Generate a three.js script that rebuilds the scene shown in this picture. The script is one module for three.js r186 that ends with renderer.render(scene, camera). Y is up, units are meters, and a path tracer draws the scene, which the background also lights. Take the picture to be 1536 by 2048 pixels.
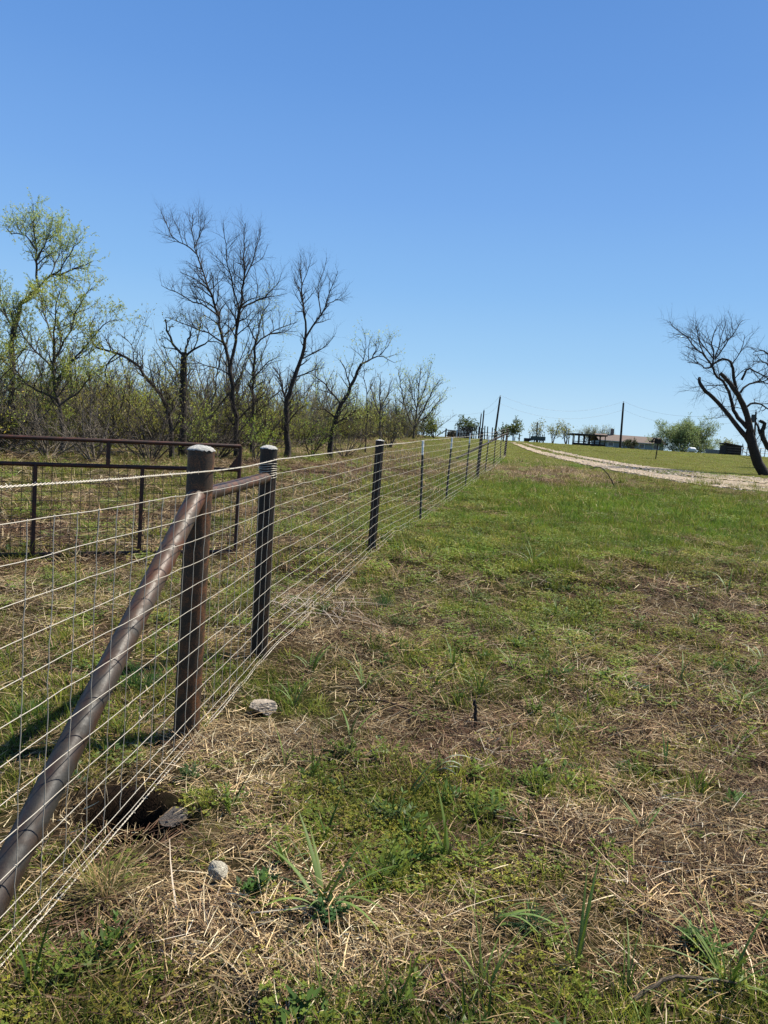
import * as THREE from 'three';
import { ImprovedNoise } from 'three/addons/math/ImprovedNoise.js';
import { mergeGeometries } from 'three/addons/utils/BufferGeometryUtils.js';

// ------------------------------------------------------------------ camera, sky, sun
const scene = new THREE.Scene();
const FOCAL = 1479, EYE = 1.65, PITCH = Math.atan(124 / FOCAL), ROLL = 4 * Math.PI / 180;   // focal length in photo pixels
const camera = new THREE.PerspectiveCamera(2 * Math.atan(1024 / FOCAL) * 180 / Math.PI, 768 / 1024, 0.05, 3000);
camera.position.set(0, EYE, 0);
camera.rotation.order = 'YXZ';
camera.rotation.set(-PITCH, 0, ROLL);
camera.updateMatrixWorld(true);
const renderer = new THREE.WebGLRenderer({ antialias: true });
renderer.setSize(768, 1024);
renderer.toneMapping = THREE.LinearToneMapping;
renderer.toneMappingExposure = 1.7;
renderer.shadowMap.enabled = true;
const SUN = new THREE.Vector3(0.505, 0.809, -0.294).normalize();
const sun = new THREE.DirectionalLight(new THREE.Color(1, 0.935, 0.815), 5.0);
sun.position.copy(SUN).multiplyScalar(120).add(new THREE.Vector3(0, 0, -20));
sun.target.position.set(0, 0, -20);
sun.castShadow = true;
sun.shadow.mapSize.set(4096, 4096);
Object.assign(sun.shadow.camera, { left: -60, right: 60, top: 60, bottom: -60, near: 1, far: 300 });
scene.add(sun, sun.target);
{
  const lin = c => new THREE.Color(c);
  const stops = [[-90, 0x8a8876], [-1, 0xb0bcc0], [0, 0xd2ebf8], [3, 0xc0e2f8], [7, 0xa3d0f6], [12, 0x8cbef2], [18, 0x7aaceb], [25, 0x699ce0], [32, 0x5d90d6], [50, 0x4a74bd], [90, 0x3a5fa5]]
    .map(([e, c]) => [e, lin(c)]);
  const W = 512, H = 256, data = new Float32Array(W * H * 4), c = new THREE.Color(), d = new THREE.Vector3();
  for (let j = 0; j < H; j++) for (let i = 0; i < W; i++) {
    const el = ((j + 0.5) / H - 0.5) * Math.PI, az = ((i + 0.5) / W - 0.5) * 2 * Math.PI;
    d.set(Math.cos(el) * Math.cos(az), Math.sin(el), Math.cos(el) * Math.sin(az));
    const e = el * 180 / Math.PI;
    let k = 0; while (k < stops.length - 2 && e > stops[k + 1][0]) k++;
    const t = Math.min(1, Math.max(0, (e - stops[k][0]) / (stops[k + 1][0] - stops[k][0])));
    c.copy(stops[k][1]).lerp(stops[k + 1][1], t);
    const ang = Math.acos(Math.min(1, d.dot(SUN)));
    const au = e > 0 ? 0.32 * Math.exp(-ang * ang / 0.12) : 0;
    const o = (j * W + i) * 4;
    data[o] = (c.r + au) / 1.7; data[o + 1] = (c.g + au * 0.98) / 1.7; data[o + 2] = (c.b + au * 0.9) / 1.7; data[o + 3] = 1;
  }
  const sky = new THREE.DataTexture(data, W, H, THREE.RGBAFormat, THREE.FloatType);
  sky.mapping = THREE.EquirectangularReflectionMapping; sky.magFilter = THREE.LinearFilter; sky.minFilter = THREE.LinearFilter;
  sky.needsUpdate = true;
  scene.background = sky; scene.environment = sky;
}

// ------------------------------------------------------------------ small tools
const NZ = new ImprovedNoise();
const noise = (x, y, z = 0) => NZ.noise(x + 31.7, y + 17.3, z + 5.1);
const fbm = (x, y, o = 3) => { let s = 0, a = 1, f = 1; for (let i = 0; i < o; i++) { s += a * noise(x * f, y * f, i * 7.7); a *= 0.5; f *= 2.03; } return s; };
function rng(seed) { let a = seed >>> 0; return () => { a |= 0; a = a + 0x6D2B79F5 | 0; let t = Math.imul(a ^ a >>> 15, 1 | a); t = t + Math.imul(t ^ t >>> 7, 61 | t) ^ t; return ((t ^ t >>> 14) >>> 0) / 4294967296; }; }
const clamp = (x, a, b) => Math.min(b, Math.max(a, x));
const smooth = (a, b, x) => { const t = clamp((x - a) / (b - a), 0, 1); return t * t * (3 - 2 * t); };
const V = (x, y, z) => new THREE.Vector3(x, y, z);
const C = (r, g, b) => new THREE.Color().setRGB(r, g, b);
const used = {};
function numbered(name) { const n = used[name] = (used[name] ?? -1) + 1; return n ? `${name}_${String(n).padStart(3, '0')}` : name; }
function tag(o, label, category, group) { o.userData.label = label; o.userData.category = category; if (group) o.userData.group = group; return o; }
function thing(name, label, category, p = V(0, 0, 0), group) {
  const o = new THREE.Group(); o.name = numbered(name); o.position.copy(p); scene.add(o); return tag(o, label, category, group);
}
function part(name, geo, mat, parent, origin) {
  const m = new THREE.Mesh(geo, mat); m.name = name; m.castShadow = m.receiveShadow = true;
  if (origin) { geo.translate(-origin.x, -origin.y, -origin.z); }
  parent.add(m); if (parent === scene) m.name = numbered(name); return m;
}

// ------------------------------------------------------------------ terrain
const PROFILE = [[-40, 0], [0, 0], [4, 0], [5.5, 0.05], [10, 0.26], [13, 0.41], [17, 0.57], [20.5, 0.73], [24, 0.9], [40, 1.78], [55, 2.56], [68, 3.14], [76, 3.36], [100, 3.75], [180, 5.6], [400, 8], [2000, 8]];
const tang = PROFILE.map((p, i) => {
  if (!i || i === PROFILE.length - 1) return 0;
  const a = (p[1] - PROFILE[i - 1][1]) / (p[0] - PROFILE[i - 1][0]), b = (PROFILE[i + 1][1] - p[1]) / (PROFILE[i + 1][0] - p[0]);
  return a * b <= 0 ? 0 : 2 * a * b / (a + b);
});
function profile(D) {
  D = clamp(D, -39.9, 1999);
  let k = 0; while (PROFILE[k + 1][0] < D) k++;
  const [x0, y0] = PROFILE[k], [x1, y1] = PROFILE[k + 1], h = x1 - x0, t = (D - x0) / h, t2 = t * t, t3 = t2 * t;
  return y0 * (2 * t3 - 3 * t2 + 1) + h * tang[k] * (t3 - 2 * t2 + t) + y1 * (3 * t2 - 2 * t3) + h * tang[k + 1] * (t3 - t2);
}
const HOLE = { x: -1.0, D: 3.02 };
let roadMask = () => 0;
function height(x, D) {
  let h = profile(D) + 0.006 * clamp(x, -40, 40) * smooth(20, 75, D);
  h += 0.16 * Math.exp(-(((x - 4.6) / 2.6) ** 2) - (((D - 9.3) / 1.9) ** 2));
  const near = 1 - smooth(14, 34, D), out = 1 - roadMask(x, D);
  h += out * near * (0.045 * noise(x * 1.1, D * 1.1) + 0.022 * noise(x * 3.1, D * 3.1, 3) + 0.011 * noise(x * 8, D * 8, 6) * (1 - smooth(5, 9, D)));
  if (D > 20) h += 0.12 * noise(x * 0.07, D * 0.07, 9) * smooth(20, 50, D);
  const dx = (x - HOLE.x + 0.25 * (D - HOLE.D)) / 0.27, dz = (D - HOLE.D) / 0.18, q = Math.sqrt(dx * dx + dz * dz) + 0.25 * noise(x * 7, D * 7, 2);
  h += 0.035 * Math.exp(-((q - 1.35) ** 2) / 0.1) - 0.22 * (1 - smooth(0.5, 1.1, q));
  return h;
}
const _e = new THREE.Euler(-PITCH, 0, ROLL, 'YXZ');
const ray = (px, py) => V((px - 768) / FOCAL, -(py - 1024) / FOCAL, -1).applyEuler(_e);
const eye = V(0, EYE, 0);
const ap = (px, py, D) => { const r = ray(px, py); return r.multiplyScalar(D / -r.z).add(eye); };       // the point D metres ahead seen at that photo pixel
function gp(px, py) {                                                                                  // where that sight line meets the ground
  const r = ray(px, py); r.multiplyScalar(1 / -r.z);
  let a = 0.8, step = 0.25, b = a;
  while (b < 400) { b = a + step; if (EYE + r.y * b < height(r.x * b, b)) break; a = b; step = 0.12 + a * 0.015; }
  for (let i = 0; i < 26; i++) { const m = (a + b) / 2; if (EYE + r.y * m < height(r.x * m, m)) b = m; else a = m; }
  return V(r.x * b, EYE + r.y * b, -b);
}
const on = (x, z, dy = 0) => V(x, height(x, -z) + dy, z);

// the dirt road, traced along its two edges on the ground
const edgeNear = [[1640, 1004], [1536, 987], [1400, 971], [1300, 955], [1200, 937], [1100, 914], [1045, 897], [1017, 885]].map(p => gp(...p));
const edgeFar = [[1700, 972], [1536, 957], [1400, 945], [1300, 934], [1210, 920], [1130, 904], [1075, 892.5], [1040, 884]].map(p => gp(...p));
const curveNear = new THREE.CatmullRomCurve3(edgeNear), curveFar = new THREE.CatmullRomCurve3(edgeFar);
const roadN = curveNear.getPoints(90), roadF = curveFar.getPoints(90);
function roadSides(x, D) { let n = 1e9, f = 1e9, k = 0; for (let i = 0; i <= 90; i++) { const a = Math.hypot(x - roadN[i].x, -D - roadN[i].z), b = Math.hypot(x - roadF[i].x, -D - roadF[i].z); if (a < n) { n = a; k = i; } if (b < f) f = b; } return [n, f, roadW[k]]; }
const roadW = roadN.map(p => Math.min(...roadF.map(q => p.distanceTo(q))));
const roadDist = (x, D) => { const [n, f, w] = roadSides(x, D); return (n + f) / w; };                                  // 1 = on the road, more beside it
const roadCentre = (x, D) => { const [n, f, w] = roadSides(x, D); return Math.abs(n - f) / w; };
roadMask = (x, D) => D < 22 || D > 95 || x < 4 ? 0 : 1 - smooth(1.08, 1.5, roadDist(x, D));

// what grows where: weights of straw, green grass, yellow-green clover, bare soil, rust-brown litter
const blobs = [
  // px, py, reach across and along in metres, amounts
  [768, 2040, 1.3, 0.22, { g: 0.8, d: -0.2 }], [120, 1950, 0.35, 0.35, { g: 0.4, d: -0.1 }], [1480, 1980, 0.5, 0.3, { g: 0.45 }],
  [470, 1490, 0.35, 0.5, { d: 0.5, g: -0.55, y: -0.2, pale: 0.4 }], [640, 1930, 0.3, 0.2, { d: 0.4, g: -0.4, pale: 0.3 }], [430, 1850, 0.25, 0.2, { d: 0.5, g: -0.5, y: -0.2, pale: 0.4 }], [560, 1760, 0.22, 0.3, { d: 0.5, g: -0.5, y: -0.2, pale: 0.4 }], [770, 1630, 0.4, 0.5, { g: 0.6, y: 0.2, d: -0.3 }], [520, 1590, 0.4, 0.5, { d: 0.5, g: -0.25, pale: 0.5 }], [590, 1850, 0.3, 0.3, { d: 0.4, g: -0.2, pale: 0.5 }], [700, 1740, 0.3, 0.35, { g: 0.5, y: 0.2, d: -0.2 }],
  [1250, 1660, 0.5, 0.45, { d: 0.8, g: -0.7, y: -0.2, r: 0.45, pale: 0.5 }], [1450, 1740, 0.5, 0.5, { d: 0.8, g: -0.7, y: -0.2, s: 0.1, r: 0.35, pale: 0.6 }], [1430, 1420, 0.8, 0.8, { d: 0.65, g: -0.45, r: 0.6, s: 0.2, pale: 0.35 }],
  [930, 1490, 0.45, 0.4, { d: 0.5, g: -0.3, r: 0.8 }], [1100, 1440, 0.5, 0.3, { d: 0.4, r: 0.4, y: 0.1 }], [1400, 1230, 1.4, 1.6, { d: 0.4, r: 0.7, s: 0.3, y: 0.1, g: -0.3 }],
  [830, 1330, 0.6, 0.6, { g: 0.2, d: 0.2 }], [620, 1320, 0.4, 0.4, { g: 0.25 }], [700, 1270, 0.5, 0.5, { d: 0.4, r: 0.4, g: -0.2 }], [590, 1230, 0.3, 0.5, { d: 0.4, s: 0.3, g: -0.3 }],
  [850, 1050, 1.8, 2.4, { y: 1.1, d: -0.45, g: 0.1 }], [1000, 990, 2, 3, { g: 0.4, y: 0.3, d: -0.3 }], [1080, 1120, 1.1, 1.5, { g: 0.6, d: -0.2, y: 0.1 }], [760, 1150, 0.6, 0.8, { y: 0.4, d: 0.2 }],
  [1330, 1010, 7, 5, { g: 1.0, d: -0.5, y: -0.1 }], [1520, 1040, 5, 4, { g: 0.9, d: -0.4 }], [1190, 1070, 2.4, 2.4, { g: 0.6, y: 0.3, d: -0.3 }], [950, 1110, 1.2, 1.6, { y: 0.5, g: 0.35, d: -0.25 }], [1150, 1230, 0.9, 1, { g: 0.5, y: 0.35, d: -0.2 }], [1000, 1360, 0.5, 0.5, { g: 0.35, y: 0.2 }], [1290, 1340, 0.7, 0.6, { y: 0.4, g: 0.3, d: -0.1 }], [800, 1640, 0.35, 0.3, { g: 0.45, y: 0.3, d: -0.3 }], [600, 1430, 0.35, 0.4, { g: 0.4 }],
  [1110, 950, 2.6, 5, { r: 0.4, d: 0.3, g: -0.5, weed: 1.6 }],
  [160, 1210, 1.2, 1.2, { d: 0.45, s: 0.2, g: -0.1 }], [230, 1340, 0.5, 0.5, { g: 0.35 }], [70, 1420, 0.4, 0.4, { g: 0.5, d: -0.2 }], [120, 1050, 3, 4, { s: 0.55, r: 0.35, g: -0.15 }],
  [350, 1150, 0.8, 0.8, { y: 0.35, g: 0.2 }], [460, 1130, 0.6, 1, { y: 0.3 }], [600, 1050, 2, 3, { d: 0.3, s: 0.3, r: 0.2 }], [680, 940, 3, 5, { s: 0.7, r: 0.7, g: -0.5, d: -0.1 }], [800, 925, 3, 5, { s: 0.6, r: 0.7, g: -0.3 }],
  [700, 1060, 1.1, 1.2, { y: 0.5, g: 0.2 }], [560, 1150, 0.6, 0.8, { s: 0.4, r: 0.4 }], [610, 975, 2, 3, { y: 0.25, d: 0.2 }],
  [265, 1650, 0.22, 0.25, { s: 1.6, d: -0.9, g: -0.9, y: -1 }],
].map(([px, py, rx, rz, w]) => { const p = gp(px, py); return [p.x, -p.z, rx, rz, w]; });
function mix(x, D) {
  const n1 = fbm(x * 0.9 + 3, D * 0.9, 2), n2 = fbm(x * 2.7, D * 2.7 + 9, 2), n3 = fbm(x * 0.5 - 8, D * 0.5, 2);
  const w = { d: 0.44 + 0.5 * n2 - 0.2 * n1, g: 0.38 + 0.7 * n1 - 0.35 * n2, y: 0.14 + 0.45 * n3 + 0.2 * n2, s: 0.12 + 0.25 * fbm(x * 1.9 + 40, D * 1.9, 2), r: 0.1 + 0.35 * fbm(x * 1.3 - 20, D * 1.3, 2), pale: 0, weed: 0 };
  for (const [bx, bD, rx, rz, a] of blobs) {
    const u = (x - bx) / rx, v = (D - bD) / rz, q = u * u + v * v;
    if (q < 6) { const k = Math.exp(-q); for (const key in a) w[key] += a[key] * k * (1 + 0.5 * n2); }
  }
  if (D > 30 && x > 2) { const k = smooth(30, 36, D); w.g = w.g * (1 - k) + k * (0.75 + 0.3 * n3); w.d = w.d * (1 - k) + k * (0.25 + 0.2 * n1); w.y = w.y * (1 - k) + k * 0.25; w.s *= 1 - k; w.r = w.r * (1 - k) + k * 0.12; }
  for (const k in w) w[k] = Math.max(0, w[k]);
  return w;
}
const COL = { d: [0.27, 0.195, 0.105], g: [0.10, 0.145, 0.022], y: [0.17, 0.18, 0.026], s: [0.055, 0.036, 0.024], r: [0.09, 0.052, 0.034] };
function groundColor(x, D) {
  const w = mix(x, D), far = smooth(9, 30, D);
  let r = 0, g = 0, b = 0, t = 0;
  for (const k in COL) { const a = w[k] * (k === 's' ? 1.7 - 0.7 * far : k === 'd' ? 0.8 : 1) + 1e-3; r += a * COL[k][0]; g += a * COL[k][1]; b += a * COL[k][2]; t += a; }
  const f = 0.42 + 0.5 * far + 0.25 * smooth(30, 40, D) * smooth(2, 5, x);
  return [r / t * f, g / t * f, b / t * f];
}

// ------------------------------------------------------------------ textures
function noiseTexture(size, fn, srgb = true) {
  const d = new Uint8Array(size * size * 4);
  for (let j = 0; j < size; j++) for (let i = 0; i < size; i++) { const c = fn(i / size, j / size), o = (j * size + i) * 4; d[o] = clamp(c[0] * 255, 0, 255); d[o + 1] = clamp(c[1] * 255, 0, 255); d[o + 2] = clamp(c[2] * 255, 0, 255); d[o + 3] = 255; }
  const t = new THREE.DataTexture(d, size, size); t.wrapS = t.wrapT = THREE.RepeatWrapping; t.magFilter = THREE.LinearFilter; t.minFilter = THREE.LinearMipmapLinearFilter; t.generateMipmaps = true;
  if (srgb) t.colorSpace = THREE.SRGBColorSpace; t.needsUpdate = true; return t;
}
const tile = (u, v, f, s) => { const a = u * 2 * Math.PI, b = v * 2 * Math.PI, k = f / 6.28; return NZ.noise(Math.cos(a) * k + s, Math.sin(a) * k + Math.cos(b) * k + s * 2, Math.sin(b) * k + s * 3); };
function fibreTexture(seed, size = 1024, n = 9000) {           // matted fibres of dead grass: pale and dark strands crossing
  const R = rng(seed), v = new Float32Array(size * size).fill(0.5);
  for (let i = 0; i < n; i++) {
    let x = R() * size, y = R() * size, a = R() * 6.28; const len = 20 + R() * 90, tone = 0.25 + 0.75 * R(), wd = R() < 0.3 ? 2 : 1, cu = (R() - 0.5) * 0.03;
    for (let s = 0; s < len; s++) { x += Math.cos(a); y += Math.sin(a); a += cu; for (let k = 0; k < wd; k++) v[((y + k + size * 4) & (size - 1)) * size + ((x + size * 4) & (size - 1))] = tone; }
  }
  return v;
}
const fib = fibreTexture(5);
const groundMap = noiseTexture(1024, (u, v) => { const f = fib[Math.floor(v * 1024) * 1024 + Math.floor(u * 1024)], n = 0.12 * tile(u, v, 24, 1) + 0.1 * tile(u, v, 60, 4), t = clamp(0.5 + 0.5 * f + n, 0, 1); return [t, t * 0.985, t * 0.96]; });
const groundBump = noiseTexture(1024, (u, v) => { const f = fib[Math.floor(v * 1024) * 1024 + Math.floor(u * 1024)]; const t = clamp(f * 0.8 + 0.25 * tile(u, v, 40, 8), 0, 1); return [t, t, t]; }, false);

// ------------------------------------------------------------------ ground sheet
{
  const zs = [], xs = [];
  for (let d = -3; d < 7.5; d += 0.045) zs.push(d);
  for (let d = 7.5, s = 0.05; d < 1600; d += s) { zs.push(d); s = Math.min(s * 1.045, 0.06 + d * 0.05); }
  zs.push(1700);
  const half = []; for (let x = 0.0; x < 3.2; x += 0.045) half.push(x);
  for (let x = 3.2, s = 0.05; x < 1200; x += s) { half.push(x); s *= 1.055; }
  for (let i = half.length - 1; i > 0; i--) xs.push(-half[i]); xs.push(...half);
  const nx = xs.length, nz = zs.length, pos = new Float32Array(nx * nz * 3), col = new Float32Array(nx * nz * 3), uv = new Float32Array(nx * nz * 2), idx = [];
  for (let j = 0; j < nz; j++) for (let i = 0; i < nx; i++) {
    const k = j * nx + i, x = xs[i], D = zs[j];
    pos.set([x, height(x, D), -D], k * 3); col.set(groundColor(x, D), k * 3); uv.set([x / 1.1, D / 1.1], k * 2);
    if (i < nx - 1 && j < nz - 1) idx.push(k, k + 1, k + nx + 1, k, k + nx + 1, k + nx);
  }
  const g = new THREE.BufferGeometry();
  g.setAttribute('position', new THREE.BufferAttribute(pos, 3)); g.setAttribute('color', new THREE.BufferAttribute(col, 3)); g.setAttribute('uv', new THREE.BufferAttribute(uv, 2));
  g.setIndex(idx); g.computeVertexNormals();
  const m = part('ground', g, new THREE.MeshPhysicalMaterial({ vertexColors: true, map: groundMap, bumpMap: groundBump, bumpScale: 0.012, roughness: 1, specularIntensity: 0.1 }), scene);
  tag(m, 'rough pasture ground of dead straw and soil patches, rising to the ridge', 'ground'); m.userData.kind = 'structure';
}
// the dirt road: two pale wheel tracks that widen into one gravelly band
{
  const NS = 260, NW = 26, pos = [], col = [], uv = [], idx = [], at = new Map();
  const vert = (i, j) => {
    const k = i * 100 + j; if (at.has(k)) return at.get(k);
    const s = i / NS, w = j / NW - 0.0, a = curveNear.getPoint(s), b = curveFar.getPoint(s), p = a.lerp(b, w);
    const n = 1 + 0.35 * fbm(p.x * 0.8, p.z * 0.8, 3), rut = Math.exp(-(((w - 0.22) / 0.12) ** 2)) + Math.exp(-(((w - 0.78) / 0.12) ** 2));
    pos.push(p.x, height(p.x, -p.z) + 0.035 - 0.02 * rut, p.z); col.push(0.56 * n, 0.45 * n, 0.32 * n); uv.push(p.x / 1.7, p.z / 1.7);
    at.set(k, pos.length / 3 - 1); return pos.length / 3 - 1;
  };
  for (let i = 0; i < NS; i++) for (let j = 0; j < NW; j++) {
    const s = (i + 0.5) / NS, w = (j + 0.5) / NW, p = curveNear.getPoint(s).lerp(curveFar.getPoint(s), w), n = 0.16 * fbm(p.x * 0.9, p.z * 0.9, 3);
    const mid = smooth(0.22, 0.5, s) * 0.25 + 0.015, track = Math.min(Math.abs(w - 0.22) - 0.19 + smooth(0.5, 1, s) * 0.03, Math.abs(w - 0.8) - 0.15 + smooth(0.4, 1, s) * 0.05);
    if (track + n * 0.6 > 0 && (Math.abs(w - 0.5) < 0.3 ? Math.abs(w - 0.52) < mid + n * 0.5 : true)) continue;
    const a = vert(i, j), b = vert(i + 1, j), c = vert(i + 1, j + 1), d = vert(i, j + 1); idx.push(a, b, c, a, c, d);
  }
  const g = new THREE.BufferGeometry(); g.setAttribute('position', new THREE.Float32BufferAttribute(pos, 3)); g.setAttribute('color', new THREE.Float32BufferAttribute(col, 3)); g.setAttribute('uv', new THREE.Float32BufferAttribute(uv, 2)); g.setIndex(idx); g.computeVertexNormals();
  const m = part('dirt_road', g, new THREE.MeshStandardMaterial({ vertexColors: true, map: groundMap, bumpMap: groundBump, bumpScale: 0.02, roughness: 1 }), scene);
  tag(m, 'pale limestone farm track with two wheel ruts curving up to the ridge', 'road'); m.userData.kind = 'structure';
}

// ------------------------------------------------------------------ geometry buffers
class Buf {
  constructor() { this.p = []; this.n = []; this.c = []; this.u = []; this.i = []; }
  get size() { return this.p.length / 3; }
  v(p, n, c, u = 0, w = 0) { this.p.push(p.x, p.y, p.z); this.n.push(n.x, n.y, n.z); this.c.push(c[0], c[1], c[2]); this.u.push(u, w); return this.p.length / 3 - 1; }
  tube(pts, rad, sides, c = [1, 1, 1], capped = false) {          // a tapered limb along a polyline
    const up = V(0.31, 0.2, 0.93), t = V(), s = V(), b = V(), n = V(), q = V(), start = this.size; let along = 0;
    for (let k = 0; k < pts.length; k++) {
      t.subVectors(pts[Math.min(k + 1, pts.length - 1)], pts[Math.max(k - 1, 0)]).normalize();
      if (!k) s.crossVectors(t, Math.abs(t.dot(up)) > 0.95 ? V(1, 0, 0) : up).normalize(); else s.addScaledVector(t, -s.dot(t)).normalize();
      b.crossVectors(t, s); const r = Array.isArray(rad) ? rad[k] : rad; if (k) along += pts[k].distanceTo(pts[k - 1]);
      for (let a = 0; a <= sides; a++) { const w = a / sides * 2 * Math.PI; n.copy(s).multiplyScalar(Math.cos(w)).addScaledVector(b, Math.sin(w)); q.copy(pts[k]).addScaledVector(n, r); this.v(q, n, c, a / sides * Math.max(1, Math.round(r * 20)), along * 2); }
    }
    for (let k = 0; k < pts.length - 1; k++) for (let a = 0; a < sides; a++) { const o = start + k * (sides + 1) + a, e = o + sides + 1; this.i.push(o, o + 1, e + 1, o, e + 1, e); }
    if (capped) for (const [k, sg] of [[0, -1], [pts.length - 1, 1]]) {
      t.subVectors(pts[Math.min(k + 1, pts.length - 1)], pts[Math.max(k - 1, 0)]).normalize().multiplyScalar(sg);
      const m = this.v(pts[k], t, c), o = start + k * (sides + 1), ring = []; for (let a = 0; a <= sides; a++) { const j = (o + a) * 3; ring.push(this.v(V(this.p[j], this.p[j + 1], this.p[j + 2]), t, c)); }
      for (let a = 0; a < sides; a++) sg > 0 ? this.i.push(m, ring[a], ring[a + 1]) : this.i.push(m, ring[a + 1], ring[a]);
    }
    return this;
  }
  ribbon(base, az, len, wid, lift, bend, segs, c, fold = 0, tip = null, roll = 0) {   // a blade, stem or straw
    const p = base.clone(), step = len / segs, side = V(-Math.sin(az), 0, Math.cos(az)); side.y += roll; side.normalize(); let e = lift; const start = this.size, per = fold ? 3 : 2;
    for (let k = 0; k <= segs; k++) {
      const t = k / segs, w = wid * 0.5 * (fold ? Math.min(1, 0.45 + 2.4 * t) * (1 - Math.pow(t, 2.2)) : 1 - 0.75 * t * t), d = V(Math.cos(az) * Math.cos(e), Math.sin(e), Math.sin(az) * Math.cos(e)), n = V().crossVectors(side, d).normalize(); if (n.y < 0) n.negate();
      const cc = tip ? [c[0] + (tip[0] - c[0]) * t, c[1] + (tip[1] - c[1]) * t, c[2] + (tip[2] - c[2]) * t] : c;
      this.v(p.clone().addScaledVector(side, -w), n.clone().addScaledVector(side, -fold * 0.6).normalize(), cc, 0, t);
      if (fold) this.v(p.clone().addScaledVector(n, -w * fold), n, [cc[0] * 1.25, cc[1] * 1.2, cc[2] * 1.3], 0.5, t);
      this.v(p.clone().addScaledVector(side, w), n.clone().addScaledVector(side, fold * 0.6).normalize(), cc, 1, t);
      p.addScaledVector(d, step); e -= bend / segs;
      az += roll ? 0.05 : 0;
    }
    for (let k = 0; k < segs; k++) for (let a = 0; a < per - 1; a++) { const o = start + k * per + a, q = o + per; this.i.push(o, o + 1, q + 1, o, q + 1, q); }
    return p;
  }
  weather(f) {                                                    // stretches of brown rust and dark steel along a pipe, ragged at their edges
    const N = this.size, per = 41; for (let k = 0; k < N; k++) { const a = (k % per) / 40 * 6.28, t = Math.min(1, Math.floor(k / per) / 89), x = clamp(f(t) + 0.65 * noise(t * 14, Math.cos(a) * 1.2, Math.sin(a) * 1.2) + 0.25 * noise(t * 60, Math.cos(a) * 3, Math.sin(a) * 3), 0, 1), d = 0.26 + 0.22 * smooth(0.6, 0.3, t);
      this.c[k * 3] = d * (1.02 + 0.75 * x); this.c[k * 3 + 1] = d * (0.97 + 0.02 * x); this.c[k * 3 + 2] = d * (0.86 - 0.4 * x); } return this;
  }
  leaf(p, dir, n, len, wid, c) {                                  // a small pointed leaf
    const s = V().crossVectors(dir, n).normalize(), m = p.clone().addScaledVector(dir, len * 0.45);
    const a = this.v(p, n, c), b = this.v(m.clone().addScaledVector(s, wid / 2), n, c), d = this.v(p.clone().addScaledVector(dir, len), n, c), e = this.v(m.addScaledVector(s, -wid / 2), n, c);
    this.i.push(a, b, d, a, d, e);
  }
  box(c, sx, sy, sz, turn = 0) { const g = new THREE.BoxGeometry(sx, sy, sz); g.rotateY(turn); g.translate(c.x, c.y, c.z); return this.geo(g); }
  geo(g, c = [1, 1, 1]) { const o = this.size, P = g.attributes.position, N = g.attributes.normal, U = g.attributes.uv; for (let k = 0; k < P.count; k++) this.v(V(P.getX(k), P.getY(k), P.getZ(k)), V(N.getX(k), N.getY(k), N.getZ(k)), c, U ? U.getX(k) : 0, U ? U.getY(k) : 0); const I = g.index; for (let k = 0; k < (I ? I.count : P.count); k++) this.i.push(o + (I ? I.getX(k) : k)); return this; }
  build(origin) {
    const g = new THREE.BufferGeometry();
    g.setAttribute('position', new THREE.Float32BufferAttribute(this.p, 3)); g.setAttribute('normal', new THREE.Float32BufferAttribute(this.n, 3)); g.setAttribute('color', new THREE.Float32BufferAttribute(this.c, 3)); g.setAttribute('uv', new THREE.Float32BufferAttribute(this.u, 2));
    g.setIndex(this.i); if (origin) g.translate(-origin.x, -origin.y, -origin.z); return g;
  }
}

// ------------------------------------------------------------------ materials
const barkMap = noiseTexture(256, (u, v) => { const t = 0.68 + 0.5 * tile(u, v, 14, 2) + 0.35 * tile(u, v * 0.5, 40, 5); return [t, t * 0.97, t * 0.92]; });
const barkBump = noiseTexture(256, (u, v) => { const t = 0.5 + 0.6 * tile(u, v, 24, 3); return [t, t, t]; }, false);
const bark = (r, g, b) => new THREE.MeshStandardMaterial({ color: C(r, g, b), map: barkMap, bumpMap: barkBump, bumpScale: 0.01, roughness: 0.95, vertexColors: true });
const M = {
  barkDark: bark(0.085, 0.068, 0.055), barkGrey: bark(0.19, 0.16, 0.135), barkPale: bark(0.38, 0.335, 0.285), barkBlack: bark(0.045, 0.036, 0.03),
  leaf: new THREE.MeshPhysicalMaterial({ vertexColors: true, transmission: 0.45, roughness: 1, specularIntensity: 0.25, thickness: 0, side: THREE.DoubleSide }),
  blade: new THREE.MeshPhysicalMaterial({ vertexColors: true, transmission: 0.4, roughness: 0.9, specularIntensity: 0.2, thickness: 0, side: THREE.DoubleSide }),
  broad: new THREE.MeshPhysicalMaterial({ vertexColors: true, transmission: 0.36, roughness: 0.6, specularIntensity: 0.5, thickness: 0, side: THREE.DoubleSide }),
  straw: new THREE.MeshPhysicalMaterial({ vertexColors: true, roughness: 0.95, specularIntensity: 0.2, side: THREE.DoubleSide }),
};
const rustMap = noiseTexture(512, (u, v) => {   // grey mill steel with soft brown rust bands and fine speckle
  const n = tile(u, v, 5, 1) + 0.45 * tile(u, v, 14, 3) + 0.12 * tile(u, v, 60, 5), k = smooth(-0.35, 0.55, n), f = 0.9 + 0.28 * tile(u, v, 110, 9) + 0.12 * tile(u, v, 200, 4);
  return [(0.37 + 0.05 * k) * f, (0.36 - 0.035 * k) * f, (0.345 - 0.095 * k) * f];
});
const rustRough = noiseTexture(512, (u, v) => { const n = tile(u, v, 10, 1) + 0.6 * tile(u, v, 26, 3), t = 0.44 + 0.14 * smooth(-0.3, 0.5, n) + 0.08 * tile(u, v, 80, 7); return [t, t, t]; }, false);
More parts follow.
